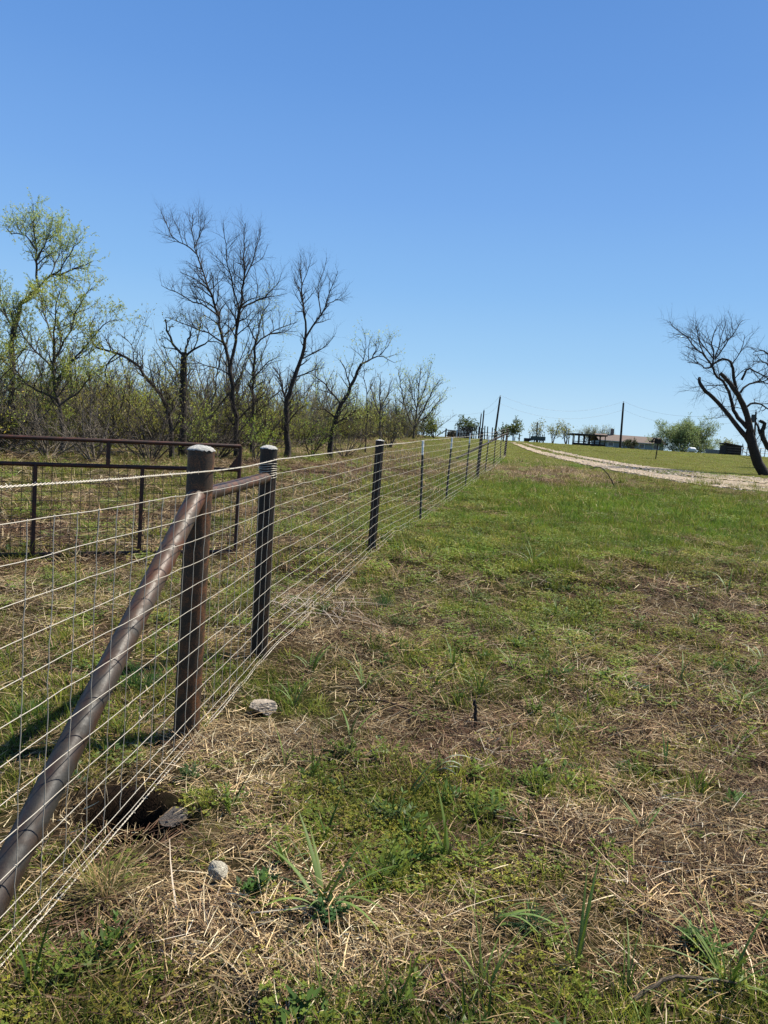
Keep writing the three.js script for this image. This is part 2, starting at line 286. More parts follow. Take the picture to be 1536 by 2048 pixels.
const postMap = noiseTexture(512, (u, v) => {
  const n = tile(u, v, 8, 11) + 0.5 * tile(u, v, 30, 13) + 0.35 * tile(u, v, 90, 15), k = smooth(-0.3, 0.5, n), f = 0.8 + 0.6 * tile(u, v, 120, 19);
  return [(0.25 + 0.16 * k) * f, (0.20 + 0.08 * k) * f, (0.155 + 0.03 * k) * f];
});
M.brace = new THREE.MeshStandardMaterial({ vertexColors: true, map: rustMap, roughnessMap: rustRough, color: C(0.8, 0.78, 0.75), roughness: 1.2, metalness: 0.0, bumpMap: rustRough, bumpScale: 0.0008 });
M.post = new THREE.MeshStandardMaterial({ map: postMap, color: C(1.15, 0.98, 0.72), roughness: 0.62, metalness: 0.1, bumpMap: rustRough, bumpScale: 0.002 });
M.gate = new THREE.MeshStandardMaterial({ map: postMap, color: C(0.75, 0.4, 0.32), roughness: 0.65, metalness: 0.1 });
M.rail = new THREE.MeshStandardMaterial({ map: postMap, color: C(1.1, 0.95, 0.9), roughness: 0.55, metalness: 0.2 });
M.concrete = new THREE.MeshStandardMaterial({ color: C(0.66, 0.64, 0.58), roughness: 1, bumpMap: groundBump, bumpScale: 0.01 });
M.wire = new THREE.MeshStandardMaterial({ color: C(0.52, 0.47, 0.38), roughness: 0.5, metalness: 0.35 });
M.wireGrey = new THREE.MeshStandardMaterial({ color: C(0.4, 0.36, 0.3), roughness: 0.5, metalness: 0.3 });
M.wireDark = new THREE.MeshStandardMaterial({ color: C(0.07, 0.05, 0.04), roughness: 0.6, metalness: 0.4 });
M.tpost = new THREE.MeshStandardMaterial({ color: C(0.035, 0.035, 0.033), roughness: 0.6, metalness: 0.2 });
M.white = new THREE.MeshStandardMaterial({ color: C(0.7, 0.72, 0.72), roughness: 0.6 });
M.wood = bark(0.07, 0.058, 0.05);
M.dirtDark = new THREE.MeshStandardMaterial({ color: C(0.05, 0.035, 0.026), roughness: 1 });

// ------------------------------------------------------------------ the wire fence
const fencePosts = [   // base pixel, top pixel, kind
  [[372, 1474], [403, 900], 'pipe', 0.070], [[517, 1314], [538, 897], 'pipe', 0.062], [[743, 1104], [760, 881], 'post', 0.058],
  [[842, 1046], [848, 880], 'tee'], [[893, 1005], [906, 874], 'tee'], [[931, 979], [942, 866], 'tee'], [[954, 958], [964, 864], 'post', 0.052],
  [[971, 945], [979, 872], 'tee'], [[988, 935], [993, 864], 'tee'], [[1000.6, 922], [1004, 863], 'tee'], [[1009.5, 912], [1015.6, 856], 'post', 0.06],
];
const fence = thing('wire_fence', 'woven wire stock fence on steel posts running from foreground to ridge beside the grass', 'fence');
function jitterTube(a, b, n, amp, R) { const out = []; for (let i = 0; i <= n; i++) { const p = a.clone().lerp(b, i / n); if (i && i < n) p.add(V((R() - 0.5) * amp, (R() - 0.5) * amp, (R() - 0.5) * amp)); out.push(p); } return out; }
const stations = [];
{
  const R = rng(77);
  fencePosts.forEach(([b, t, kind, r], i) => {
    const base = gp(...b), top = ap(t[0], t[1], -base.z), buf = new Buf(), foot = base.clone().lerp(top, -0.12);
    stations.push({ base, top, r: r ?? 0.028 });
    if (kind === 'tee') {
      const h = top.distanceTo(foot), s = new THREE.Shape(); [[-0.025, 0], [0.025, 0], [0.025, 0.006], [0.005, 0.01], [0.004, 0.036], [-0.004, 0.036], [-0.005, 0.01], [-0.025, 0.006]].forEach(([x, y], k) => k ? s.lineTo(x, y) : s.moveTo(x, y));
      const mk = (a, e) => { const g = new THREE.ExtrudeGeometry(s, { depth: h * (e - a), bevelEnabled: false }); g.rotateX(-Math.PI / 2); g.translate(0, h * a, 0); g.rotateY(Math.PI / 2 - 0.2); const q = new THREE.Quaternion().setFromUnitVectors(V(0, 1, 0), top.clone().sub(foot).normalize()); g.applyQuaternion(q); g.translate(foot.x, foot.y, foot.z); return g; };
      const tip = i === 8 || i === 9 ? 0.97 : 0.84;
      const studs = []; for (let k = 0; k < 22; k++) { const g = new THREE.BoxGeometry(0.014, 0.008, 0.008); const f = 0.14 + k * 0.037; g.translate(0.0, h * f, 0); const q = new THREE.Quaternion().setFromUnitVectors(V(0, 1, 0), top.clone().sub(foot).normalize()); g.applyQuaternion(q); g.translate(foot.x + 0.004, foot.y, foot.z); studs.push(g.toNonIndexed()); }
      const body = mk(0, tip); const all = mergeGeometries([body.index ? body.toNonIndexed() : body, ...studs]);
      const m = part('steel_post', all, M.tpost, fence);
      part('white_tip', mk(tip, 1), i >= 8 ? M.tpost : M.white, m);
    } else {
      const far = i > 5; buf.tube([foot, base, base.clone().lerp(top, 0.5), top], r, far ? 12 : 28, [1, 1, 1], true);
      const m = part(i < 2 ? 'corner_post' : 'line_post', buf.build(), i === 0 ? M.post : i === 1 ? new THREE.MeshStandardMaterial({ map: postMap, color: C(0.42, 0.42, 0.42), roughness: 0.55, metalness: 0.3 }) : new THREE.MeshStandardMaterial({ map: postMap, color: C(0.32, 0.27, 0.27), roughness: 0.5, metalness: 0.3 }), fence);
      m.userData.label = ['rusty brown steel pipe post with concrete filled top, nearest', 'dark steel pipe post wrapped in tie wire, second from the front', 'slender black post with pale top cap', '', '', '', 'dark line post halfway along the fence', '', '', '', 'dark post at the far end of the fence'][i];
      if (i < 3) {    // rough concrete dome
        const g = new THREE.SphereGeometry(r * 1.05, 40, 14, 0, Math.PI * 2, 0, Math.PI / 2); g.scale(1, i === 2 ? 0.18 : 0.36, 1); const P = g.attributes.position;
        for (let k = 0; k < P.count; k++) { const x = P.getX(k), y = P.getY(k), z = P.getZ(k), rr = Math.hypot(x, z), e = 0.006 * noise(x * 60, z * 60, i) + 0.004 * noise(x * 140, z * 140, i + 2); P.setY(k, y + e + 0.004 * smooth(0, r, r - rr)); if (rr > 1e-5) { const f = 1 + 0.06 * noise(Math.atan2(z, x) * 3, i) ; P.setX(k, x * f); P.setZ(k, z * f); } }
        g.computeVertexNormals(); g.translate(top.x, top.y - 0.004, top.z); part('concrete_cap', g, M.concrete, m);
      }
      if (i === 1) {   // tie wire wound round the post under its cap
        for (let k = 0; k < 3; k++) { const b2 = new Buf(), pts = [], y0 = 0.93 - k * 0.022; for (let a = 0; a <= 90; a++) { const w = a / 90 * 2 * Math.PI * 2.2 + k, p = base.clone().lerp(top, y0 - a / 90 * 0.025 + 0.003 * Math.sin(w * 2 + k)); pts.push(p.add(V(Math.cos(w) * (r + 0.004), 0, Math.sin(w) * (r + 0.004)))); } part('tie_wire', b2.tube(pts, 0.0022, 5).build(), M.wire, m); }
      }
    }
  });
  // braces of the corner: a level pipe between the first two posts and a long slanting pipe to the ground
  const [p1, p2] = stations, rail = new Buf().tube([p1.base.clone().lerp(p1.top, 0.845), p2.base.clone().lerp(p2.top, 0.865)], 0.04, 22, [1, 1, 1], true);
  part('level_brace', rail.build(), M.rail, fence).userData.label = 'level rusty pipe joining the first two posts';
  const dTop = p1.base.clone().lerp(p1.top, 0.86), foot = ap(-22, 1815, 2.14);
  const dir = foot.clone().sub(dTop), end = dTop.clone().addScaledVector(dir, 1.25);
  part('slanting_brace', new Buf().tube(Array.from({ length: 90 }, (_, k) => dTop.clone().lerp(end, -0.004 + 1.004 * k / 89)), 0.05, 40, [1, 1, 1], true).weather(t => 0.75 * smooth(0.42, 0.3, t) + 0.5 * Math.exp(-(((t - 0.46) / 0.03) ** 2))).build(), M.brace, fence).userData.label = 'thick grey and rusty pipe slanting from the nearest post to the ground';
  const far = stations[10], fb = gp(911, 918);
  part('slanting_brace', new Buf().tube([far.base.clone().lerp(far.top, 0.82), fb], 0.05, 8, [1, 1, 1], true).build(), M.barkBlack, fence).userData.label = 'long dark pipe slanting to the far end post';

  // the line the wires follow, on the camera's side of the posts
  const cornerW = gp(0, 1957), p1b = stations[0].base, back = cornerW.clone().add(V(-0.074, 0, 0)).sub(p1b), startP = p1b.clone(); startP.copy(p1b).addScaledVector(back, (-0.15 - p1b.z) / back.z); startP.y = height(startP.x, 0.15);
  const line = [{ p: startP, up: V(0, 1, 0), r: 0.07 }, ...stations.map(s => ({ p: s.base.clone(), up: s.top.clone().sub(s.base).normalize(), r: s.r }))];
  line.forEach((s, i) => { const a = line[Math.max(0, i - 1)].p, b = line[Math.min(line.length - 1, i + 1)].p, d = b.clone().sub(a).setY(0).normalize(); s.off = V(-d.z, 0, d.x).multiplyScalar(s.r + 0.004); });
  const atWire = (i, h) => { const s = line[i]; return s.p.clone().addScaledVector(s.up, h).add(s.off); };
  const netH = []; for (let k = 0; k < 11; k++) netH.push(1.37 - 0.119 * k); netH.push(0.1, 0.045);
  const span = (h, i, amp, RR) => { const a = atWire(i, h), b = atWire(i + 1, h), L = a.distanceTo(b), n = Math.max(4, Math.round(L / 0.15)), pts = []; for (let k = 0; k <= n; k++) { const t = k / n, p = a.clone().lerp(b, t); p.y -= 0.01 * Math.sin(Math.PI * t); if (k && k < n) p.y += (RR() - 0.5) * amp; if (k && k < n && h < 0.4 && p.z < -3.9) { const g = height(p.x, -p.z) + 0.02 + h * 0.75; if (p.y < g) p.y = g; } pts.push(p); } return pts; };
  const wirePts = netH.map((h, k) => { const pts = []; for (let i = 0; i < line.length - 1; i++) { const s = span(h, i, 0.006, R); if (i) s.shift(); pts.push(...s); } return pts; });
  wirePts.forEach((pts, k) => { part('line_wire', new Buf().tube(pts, pts.map(p => -p.z > 16 ? 0.0026 : 0.0016), 5).build(), M.wire, fence); });
  // twisted barbed strands on top and at the foot
  for (const [h, rad] of [[1.475, 0.005], [0.02, 0.0042]]) {
    const ctr = []; for (let i = 0; i < line.length - 1; i++) { const s = span(h, i, 0.002, R); if (i) s.shift(); ctr.push(...s); }
    const curve = new THREE.CatmullRomCurve3(ctr), b = new Buf();
    const L = curve.getLength(), nearN = Math.round(L / 0.012), strand = [[], []];
    let along = 0, last = ctr[0];
    const dense = curve.getPoints(nearN);
    dense.forEach((p, k) => { along += p.distanceTo(last); last = p; if (-p.z > 12 && k % 8) return; const w = along / 0.045 * Math.PI * 2; for (const q of [0, 1]) { const a = w + q * Math.PI; strand[q].push(p.clone().add(V(Math.cos(a) * rad * 0.45, Math.sin(a) * rad * 0.55, 0))); } });
    for (const q of [0, 1]) b.tube(strand[q], rad * 0.42, 5);
    for (let d = 0.06; d < Math.min(L, 24); d += 0.125) { const p = curve.getPointAt(d / L); for (let q = 0; q < 2; q++) { const v = V(R() - 0.5, R() - 0.5, R() - 0.5).normalize().multiplyScalar(0.012); b.tube([p.clone().sub(v), p.clone().add(v)], [0.0013, 0.0006], 4); } }
    part('barbed_wire', b.build(), M.wire, fence);
  }
  // upright stay wires with a knot at every crossing
  const nearStays = [], farStays = new Buf(), knots = new Buf();
  const linePolys = wirePts.slice(0, 12);
  const lookup = (pts, z) => { for (let i = 1; i < pts.length; i++) if (pts[i].z <= z) { const t = (z - pts[i - 1].z) / (pts[i].z - pts[i - 1].z); return pts[i - 1].clone().lerp(pts[i], t); } return pts[pts.length - 1].clone(); };
  for (let D = 0.35; D < 24; D += D < 5.4 ? 0.152 : 0.31) {
    const pts = linePolys.map((w, k) => lookup(w, -D + (k % 2 ? 0.002 : -0.002)));
    const poly = []; pts.forEach((p, k) => { poly.push(p.clone().add(V(0.001, 0, (R() - 0.5) * 0.012))); if (k < pts.length - 1 && D < 5.6) poly.push(p.clone().lerp(pts[k + 1], 0.5).add(V(0, 0, (R() - 0.5) * 0.016))); });
    if (D < 5.4) { nearStays.push(poly); for (const p of pts) { const k = new THREE.TorusGeometry(0.0032, 0.0019, 4, 7); k.rotateY(R() * 3); k.translate(p.x, p.y, p.z); knots.geo(k); } } else farStays.tube(poly, 0.0012, 3);
  }
  for (const poly of nearStays) part('stay_wire', new Buf().tube(poly, 0.0016, 4).build(), M.wireGrey, fence);
  part('wire_knot', knots.build(), M.wire, fence).userData.kind = 'stuff';
  part('stay_wire', farStays.build(), M.wire, fence).userData.kind = 'stuff';
}

// ------------------------------------------------------------------ the pipe gate
{
  const A = gp(470, 1108), B = gp(65, 1117); A.y -= 0; const dirv = B.clone().sub(A).setY(0), spacing = dirv.length() / 2, dir = dirv.normalize();
  const gate = thing('pipe_gate', 'rust brown pipe gate with welded wire mesh standing left behind the corner posts', 'gate', A);
  const D0 = -A.z, bot = ap(472, 1103, D0).y - A.y, mid = ap(480, 940, D0).y - A.y, top = ap(486, 893, D0).y - A.y;
  const L = spacing * 4, at = (s, y) => V(dir.x * s, y, dir.z * s), pr = 0.024;
  // the gate hangs almost level; its far end seen at the photo's left edge fixes the slope
  const DB = -B.z, tilt = (ap(65, 1109, DB).y - (A.y + bot)) / (spacing * 2); const ty = s => tilt * s;
  const rail = (y) => [at(0, y), at(L / 2, y + ty(L / 2)), at(L, y + ty(L))];
  for (const [n, y] of [['bottom_rail', bot], ['middle_rail', mid], ['top_rail', top]]) part(n, new Buf().tube(rail(y), pr, 14, [1, 1, 1], true).build(), M.gate, gate);
  for (let k = 0; k <= 4; k++) { const s = spacing * k; part('upright', new Buf().tube([at(s, bot + ty(s)), at(s, mid + ty(s))], pr * 0.98, 14).build(), M.gate, gate); }
  for (const t of [0, 0.668, 1.336, 2]) { const s = spacing * 2 * t; part('upright', new Buf().tube([at(s, mid + ty(s)), at(s, top + ty(s))], pr * 0.98, 14).build(), M.gate, gate); }
  const sh = new THREE.Shape(); sh.moveTo(0, 0); sh.lineTo(0.14, 0); sh.lineTo(0, 0.16);
  const gg = new THREE.ExtrudeGeometry(sh, { depth: 0.01, bevelEnabled: false }); gg.rotateY(Math.PI - Math.atan2(dir.z, -dir.x)); gg.rotateY(0); gg.translate(dir.x * 0.02, mid + 0.02, dir.z * 0.02); part('corner_plate', gg, M.gate, gate);
  const R = rng(8);
  for (let s = 0.1; s < L; s += 0.1) part('mesh_wire', new Buf().tube([at(s, bot + ty(s)), at(s + (R() - 0.5) * 0.01, (bot + mid) / 2 + ty(s)), at(s, mid + ty(s))], 0.003, 4).build(), M.wireDark, gate);
  const rows = 10; for (let k = 1; k < rows; k++) { const y = bot + (mid - bot) * k / rows; part('mesh_wire', new Buf().tube([at(0, y), at(L, y + ty(L))], 0.003, 4).build(), M.wireDark, gate); }
}
// ------------------------------------------------------------------ trees
function sprout(buf, leaves, pts, r0, r1, level, P, R) {
  let L = 0; const cum = [0]; for (let i = 1; i < pts.length; i++) { L += pts[i].distanceTo(pts[i - 1]); cum.push(L); }
  const n = Math.floor(P.n[level] * L + R()), t0 = P.t0[level];
  for (let c = 0; c < n; c++) {
    const t = t0 + (1 - t0) * ((c + R()) / n), s = t * L; let k = 1; while (k < cum.length - 1 && cum[k] < s) k++;
    const f = (s - cum[k - 1]) / (cum[k] - cum[k - 1]), p = pts[k - 1].clone().lerp(pts[k], f), d = pts[k].clone().sub(pts[k - 1]).normalize();
    const rr = r0 + (r1 - r0) * t, rnd = V(R() - 0.5, R() - 0.5, R() - 0.5).normalize(); rnd.addScaledVector(d, -rnd.dot(d)).normalize();
    const a = P.ang * (0.55 + 0.8 * R()), dir = d.clone().multiplyScalar(Math.cos(a)).addScaledVector(rnd, Math.sin(a)); dir.y += P.up; dir.normalize();
    const len = P.len[level] * (0.45 + 0.9 * R()) * (level ? 1.1 - 0.6 * t : 1.1 - 0.82 * t), segs = level ? 3 : 5, rad = Math.min(rr * 0.7, P.r[level] * (0.8 + 0.4 * R()));
    const path = [p]; let q = p; for (let i = 1; i <= segs; i++) { dir.add(V((R() - 0.5) * P.wig, (R() - 0.5) * P.wig + P.curl, (R() - 0.5) * P.wig)).normalize(); q = q.clone().addScaledVector(dir, len / segs); path.push(q); }
    buf.tube(path, path.map((_, i) => rad * (1 - 0.75 * i / segs)), level ? 3 : 5);
    if (level < P.max) sprout(buf, leaves, path, rad, rad * 0.25, level + 1, P, R);
    if (leaves && level >= P.max - 1 && P.leaf) {
      const m = P.leaf * len * (level === P.max ? 1 : 0.5);
      for (let i = 0; i < Math.floor(m + R()); i++) { const g = 0.25 + 0.75 * R(), kk = Math.min(segs - 1, Math.floor(g * segs)), lp = path[kk].clone().lerp(path[kk + 1], g * segs - kk), ld = V(R() - 0.5, R() - 0.75, R() - 0.5).normalize(), ln = V(R() - 0.5, R() * 0.8, R() - 0.5).normalize(), w = 0.7 + 0.6 * R(), y = R(); leaves.leaf(lp, ld, ln, P.leafSize * (0.6 + 0.8 * R()), P.leafSize * 0.42, P.leafCol.map((x, j) => x * w * (j === 0 ? 0.85 + 0.4 * y : 1))); }
    }
  }
}
function smoothPath(pts, R, wig) { const c = new THREE.CatmullRomCurve3(pts), n = Math.max(6, Math.round(c.getLength() / 0.3)); return c.getPoints(n).map((p, i) => i && i < n ? p.add(V((R() - 0.5) * wig, (R() - 0.5) * wig, (R() - 0.5) * wig)) : p); }
const BARE = { n: [5, 8, 7], t0: [0.18, 0.12, 0.15], ang: 0.85, up: 0.25, len: [1.25, 0.64, 0.34], r: [0.026, 0.0105, 0.0066], wig: 0.58, curl: 0.05, max: 2, leaf: 0 };
const DARKG = [0.07, 0.1, 0.02], FRESH = [0.3, 0.38, 0.06], OLIVE = [0.21, 0.22, 0.05], PALEG = [0.37, 0.47, 0.14];
function tracedTree(label, D, base, limbs, P, mat, seed, group, name = 'tree') {
  const R = rng(seed), b0 = ap(base[0], base[1], D), foot = on(b0.x, -D, 0), t = thing(name, label, 'tree', foot, group), twigs = new Buf(), leaves = new Buf();
  limbs.forEach(([pts, q0, q1, dz = 0, opt = {}], i) => {
    const slim = base[0] < 1000 ? 0.82 : 1, r0 = q0 * slim, r1 = q1 * slim;
    const w = pts.map((p, k) => ap(p[0], p[1], D + (i ? dz * (0.25 + k / pts.length) + (R() - 0.5) * 0.35 : (R() - 0.5) * 0.15)));
    if (i === 0) { w.unshift(foot.clone().add(V(0, -0.15, 0))); }
    const path = smoothPath(w, R, opt.stiff ? 0.03 : 0.085 * Math.min(1, r0 * 20 + 0.3)), buf = new Buf(), n = path.length - 1;
    buf.tube(path, path.map((_, k) => { const f = k / n; return (r0 + (r1 - r0) * f) * (i === 0 && k < 3 ? 1.25 - 0.1 * k : 1) * (0.93 + 0.14 * R()); }), 9, [1, 1, 1], true);
    part(i ? 'limb' : 'trunk', buf.build(foot), mat, t);
    sprout(twigs, leaves, path, r0, r1, 0, { ...P, ...opt }, R);
  });
  if (twigs.size) part('twigs', twigs.build(foot), mat, t).userData.kind = 'stuff';
  if (leaves.size) part('foliage', leaves.build(foot), M.leaf, t).userData.kind = 'stuff';
  return t;
}
const leafy = (o) => ({ ...BARE, leaf: 14, leafSize: 0.075, leafCol: FRESH, ...o });
const treeLine = 'trees along the edge of the thicket';
tracedTree('tall pale green feathery tree at the far left with a forked dark trunk', 24.5, [22, 905], [
  [[[22, 860], [24, 780], [25, 707], [28, 663], [40, 613], [60, 592], [77, 577]], 0.13, 0.075],
  [[[77, 577], [74, 530], [73, 490], [68, 440], [66, 408]], 0.05, 0.012, 0.6], [[[77, 575], [100, 553], [128, 545], [152, 538], [185, 523]], 0.05, 0.012, 0.3],
  [[[73, 520], [92, 480], [104, 440]], 0.028, 0.008, -0.5], [[[73, 500], [50, 470], [22, 468], [12, 455]], 0.03, 0.008, 0.8], [[[120, 548], [140, 505], [165, 478]], 0.025, 0.008, -0.8], [[[28, 663], [10, 620], [-10, 570]], 0.05, 0.012, 0.8], [[[100, 553], [118, 510], [120, 460]], 0.025, 0.008, 0.9],
], leafy({ n: [6, 9, 6], leaf: 54, leafCol: PALEG, leafSize: 0.048, curl: 0.02, len: [1.0, 0.6, 0.3] }), M.barkDark, 11, treeLine);
tracedTree('leafy many-stemmed bushy tree in front of the tall pale tree', 22.5, [128, 905], [
  [[[125, 870], [117, 813], [108, 770], [107, 720], [108, 680]], 0.085, 0.05],
  [[[108, 690], [92, 640], [80, 600], [84, 570]], 0.035, 0.01, 0.8], [[[107, 720], [140, 660], [160, 610], [185, 575]], 0.038, 0.01, -0.7], [[[110, 740], [60, 690], [30, 640], [8, 600]], 0.04, 0.01, 0.6], [[[112, 760], [165, 700], [205, 650], [232, 640]], 0.04, 0.01, 0.5], [[[108, 680], [112, 630], [120, 580]], 0.035, 0.01, -1], [[[117, 800], [60, 770], [5, 720], [-25, 690]], 0.045, 0.012, -0.8], [[[117, 813], [170, 770], [190, 730]], 0.04, 0.01, -1.1],
], leafy({ n: [4.6, 7.5, 6], leaf: 52, leafCol: [0.34, 0.4, 0.08], leafSize: 0.055 }), M.barkGrey, 12, treeLine);
tracedTree('dark arched limb leaning out of the brush left of the bare trees', 22.8, [345, 905], [
  [[[340, 850], [328, 800], [310, 775], [290, 748], [267, 723], [235, 706], [200, 695], [187, 688]], 0.085, 0.03],
  [[[235, 706], [215, 730], [212, 760], [228, 800]], 0.03, 0.01, -0.5], [[[187, 690], [178, 660], [190, 635]], 0.02, 0.008, 0.3], [[[267, 723], [262, 690], [240, 668]], 0.02, 0.008, 0.4],
], leafy({ leaf: 3, leafCol: OLIVE }), M.barkDark, 13, treeLine);
tracedTree('broken gnarled stump with two dead branches and creeper', 24.6, [368, 898], [
  [[[368, 860], [366, 800], [368, 750], [370, 705]], 0.16, 0.12], [[[368, 712], [352, 695], [340, 676], [332, 655], [331, 638]], 0.06, 0.02, 0.2], [[[371, 705], [378, 680], [383, 655]], 0.05, 0.015, 0.3], [[[371, 712], [400, 690], [418, 684], [446, 690]], 0.045, 0.012, -0.4],
], leafy({ n: [2.4, 5, 4], leaf: 7, leafCol: OLIVE, leafSize: 0.1 }), M.barkDark, 14, treeLine);
tracedTree('tallest bare tree, splitting low into two spreading crowns', 26, [472, 905], [
  [[[472, 880], [473, 850], [467, 800], [464, 760], [460, 731]], 0.105, 0.085],
  [[[460, 735], [453, 705], [446, 685], [440, 650], [433, 622], [424, 590], [413, 564], [400, 530], [390, 501], [385, 460], [384, 426]], 0.075, 0.012, 0.5],
  [[[435, 630], [408, 612], [378, 600], [350, 582], [323, 571]], 0.035, 0.01, -0.7], [[[393, 508], [372, 492], [352, 482], [330, 442], [321, 420]], 0.03, 0.008, 0.4], [[[446, 685], [415, 665], [385, 655], [345, 640], [330, 635]], 0.035, 0.008, 0.9],
  [[[462, 740], [468, 692], [477, 650], [482, 614], [486, 570], [487, 536], [490, 490], [491, 446]], 0.07, 0.012, -0.4],
  [[[480, 625], [466, 570], [456, 528], [450, 480], [447, 446]], 0.035, 0.008, -0.9], [[[482, 616], [510, 602], [534, 591], [555, 563], [562, 550]], 0.035, 0.008, 0.6], [[[486, 565], [505, 520], [516, 490], [520, 454]], 0.03, 0.008, 0.3], [[[388, 495], [405, 460], [412, 435]], 0.022, 0.007, 0.5], [[[420, 580], [442, 560], [450, 540]], 0.02, 0.007, 0.8], [[[460, 750], [430, 735], [400, 728], [350, 725]], 0.03, 0.008, -0.6],
], { ...BARE, n: [5.6, 9, 8] }, M.barkDark, 15, treeLine);
tracedTree('slim bare tree with a level right-hand branch, between the two tall bare trees', 27.2, [506, 900], [
  [[[505, 870], [505, 829], [506, 780], [507, 731], [512, 681]], 0.075, 0.05], [[[512, 690], [530, 672], [550, 661], [570, 652], [595, 644]], 0.04, 0.01, 0.3], [[[512, 682], [500, 655], [492, 630]], 0.035, 0.01, -0.5], [[[512, 682], [522, 640], [535, 610], [545, 585]], 0.03, 0.008, 0.7], [[[506, 760], [520, 742], [536, 725], [560, 712]], 0.035, 0.01, -0.6],
], leafy({ leaf: 2.2, leafCol: PALEG, leafSize: 0.07 }), M.barkDark, 16, treeLine);
tracedTree('bare tree with a slender upright crown and straight thick trunk nearest the fence', 26.6, [575, 915], [
  [[[575, 890], [574, 850], [573, 810], [582, 782], [591, 755], [602, 715], [610, 677]], 0.135, 0.07],
  [[[610, 680], [611, 645], [608, 614], [604, 585], [603, 564], [601, 535], [600, 508]], 0.05, 0.009, 0.3], [[[610, 678], [626, 655], [640, 634], [652, 610], [664, 575], [676, 542]], 0.048, 0.009, -0.4], [[[642, 628], [637, 595], [637, 567], [650, 535], [654, 515]], 0.028, 0.007, 0.6],
  [[[573, 815], [568, 790], [564, 770], [556, 745], [545, 735]], 0.06, 0.015, 0.8], [[[652, 610], [672, 600], [690, 600]], 0.02, 0.007, 0.2], [[[606, 600], [592, 565], [588, 545]], 0.022, 0.007, -0.3], [[[600, 720], [630, 705], [655, 690], [672, 665]], 0.03, 0.008, 0.5], [[[590, 755], [620, 742], [650, 735]], 0.03, 0.008, -0.7], [[[604, 570], [618, 535], [622, 505]], 0.018, 0.006, 0.4],
], { ...BARE, n: [5.2, 9, 8], up: 0.36, len: [0.95, 0.5, 0.28] }, M.barkDark, 17, treeLine);
tracedTree('crooked tree leaning right over the fence line with light green tips', 29.5, [662, 886], [
  [[[664, 870], [668, 845], [683, 810], [696, 785], [706, 763], [714, 742], [722, 728]], 0.12, 0.06], [[[722, 728], [740, 718], [757, 710], [772, 714], [790, 726]], 0.045, 0.01, 0.3], [[[724, 727], [730, 705], [724, 685]], 0.03, 0.008, 0.5], [[[745, 716], [752, 695], [752, 678]], 0.03, 0.008, -0.4], [[[760, 710], [774, 695], [781, 682]], 0.025, 0.007, 0.3], [[[683, 810], [660, 780], [640, 760], [625, 750]], 0.05, 0.012, 0.6], [[[700, 775], [690, 740], [680, 720]], 0.04, 0.01, -0.7], [[[672, 840], [650, 820], [632, 818]], 0.045, 0.01, -0.6], [[[668, 850], [700, 830], [712, 820]], 0.045, 0.01, -0.9],
], leafy({ leaf: 6, leafCol: PALEG, leafSize: 0.075, n: [4, 6.5, 5] }), M.barkDark, 18, treeLine);
{ const p = gp(730, 905); tracedTree('thin single-stemmed sapling standing alone in front of the thicket', -p.z, [730, 905], [
  [[[731, 880], [735, 830], [733, 790], [730, 765], [728, 740], [733, 715]], 0.04, 0.012], [[[734, 790], [745, 770], [752, 740]], 0.02, 0.006, 0.3], [[[735, 830], [718, 800], [705, 790]], 0.018, 0.006, 0.3], [[[730, 762], [718, 742]], 0.015, 0.006, -0.3],
], { ...BARE, n: [2.5, 4, 3], len: [0.6, 0.35, 0.2] }, M.barkDark, 19, treeLine); }
tracedTree('thin-stemmed grey tree between the leaning tree and the far pale green clump', 45, [761, 880], [
  [[[761, 860], [761, 830], [759, 800], [761, 770], [760, 752]], 0.09, 0.02], [[[761, 830], [748, 800], [742, 770], [745, 755]], 0.05, 0.014, 1], [[[760, 820], [775, 790], [780, 760]], 0.05, 0.014, -1],
], leafy({ n: [3, 5, 3], len: [1.3, 0.7, 0.4], r: [0.03, 0.013, 0.009], leaf: 2, leafCol: OLIVE, leafSize: 0.12 }), M.barkGrey, 20, treeLine);
tracedTree('pale green fan-shaped many-stemmed tree closing the right end of the thicket', 56, [826, 878], [
  [[[828, 866], [830, 850], [834, 815], [838, 780], [842, 735]], 0.12, 0.03], [[[828, 862], [815, 830], [805, 790], [798, 748], [800, 735]], 0.09, 0.02, 1.2], [[[830, 855], [850, 815], [866, 780], [880, 760]], 0.08, 0.02, -1], [[[830, 850], [855, 830], [875, 805], [886, 795]], 0.07, 0.02, 0.8], [[[834, 815], [852, 770], [862, 732]], 0.06, 0.015, 0.9], [[[834, 820], [822, 780], [818, 745]], 0.06, 0.015, -1.2], [[[829, 860], [800, 845], [790, 800]], 0.07, 0.02, -0.8],
], leafy({ n: [3, 4.5, 3], len: [1.7, 0.9, 0.5], r: [0.032, 0.015, 0.01], up: 0.4, leaf: 3.4, leafCol: PALEG, leafSize: 0.14 }), M.barkGrey, 21, treeLine);
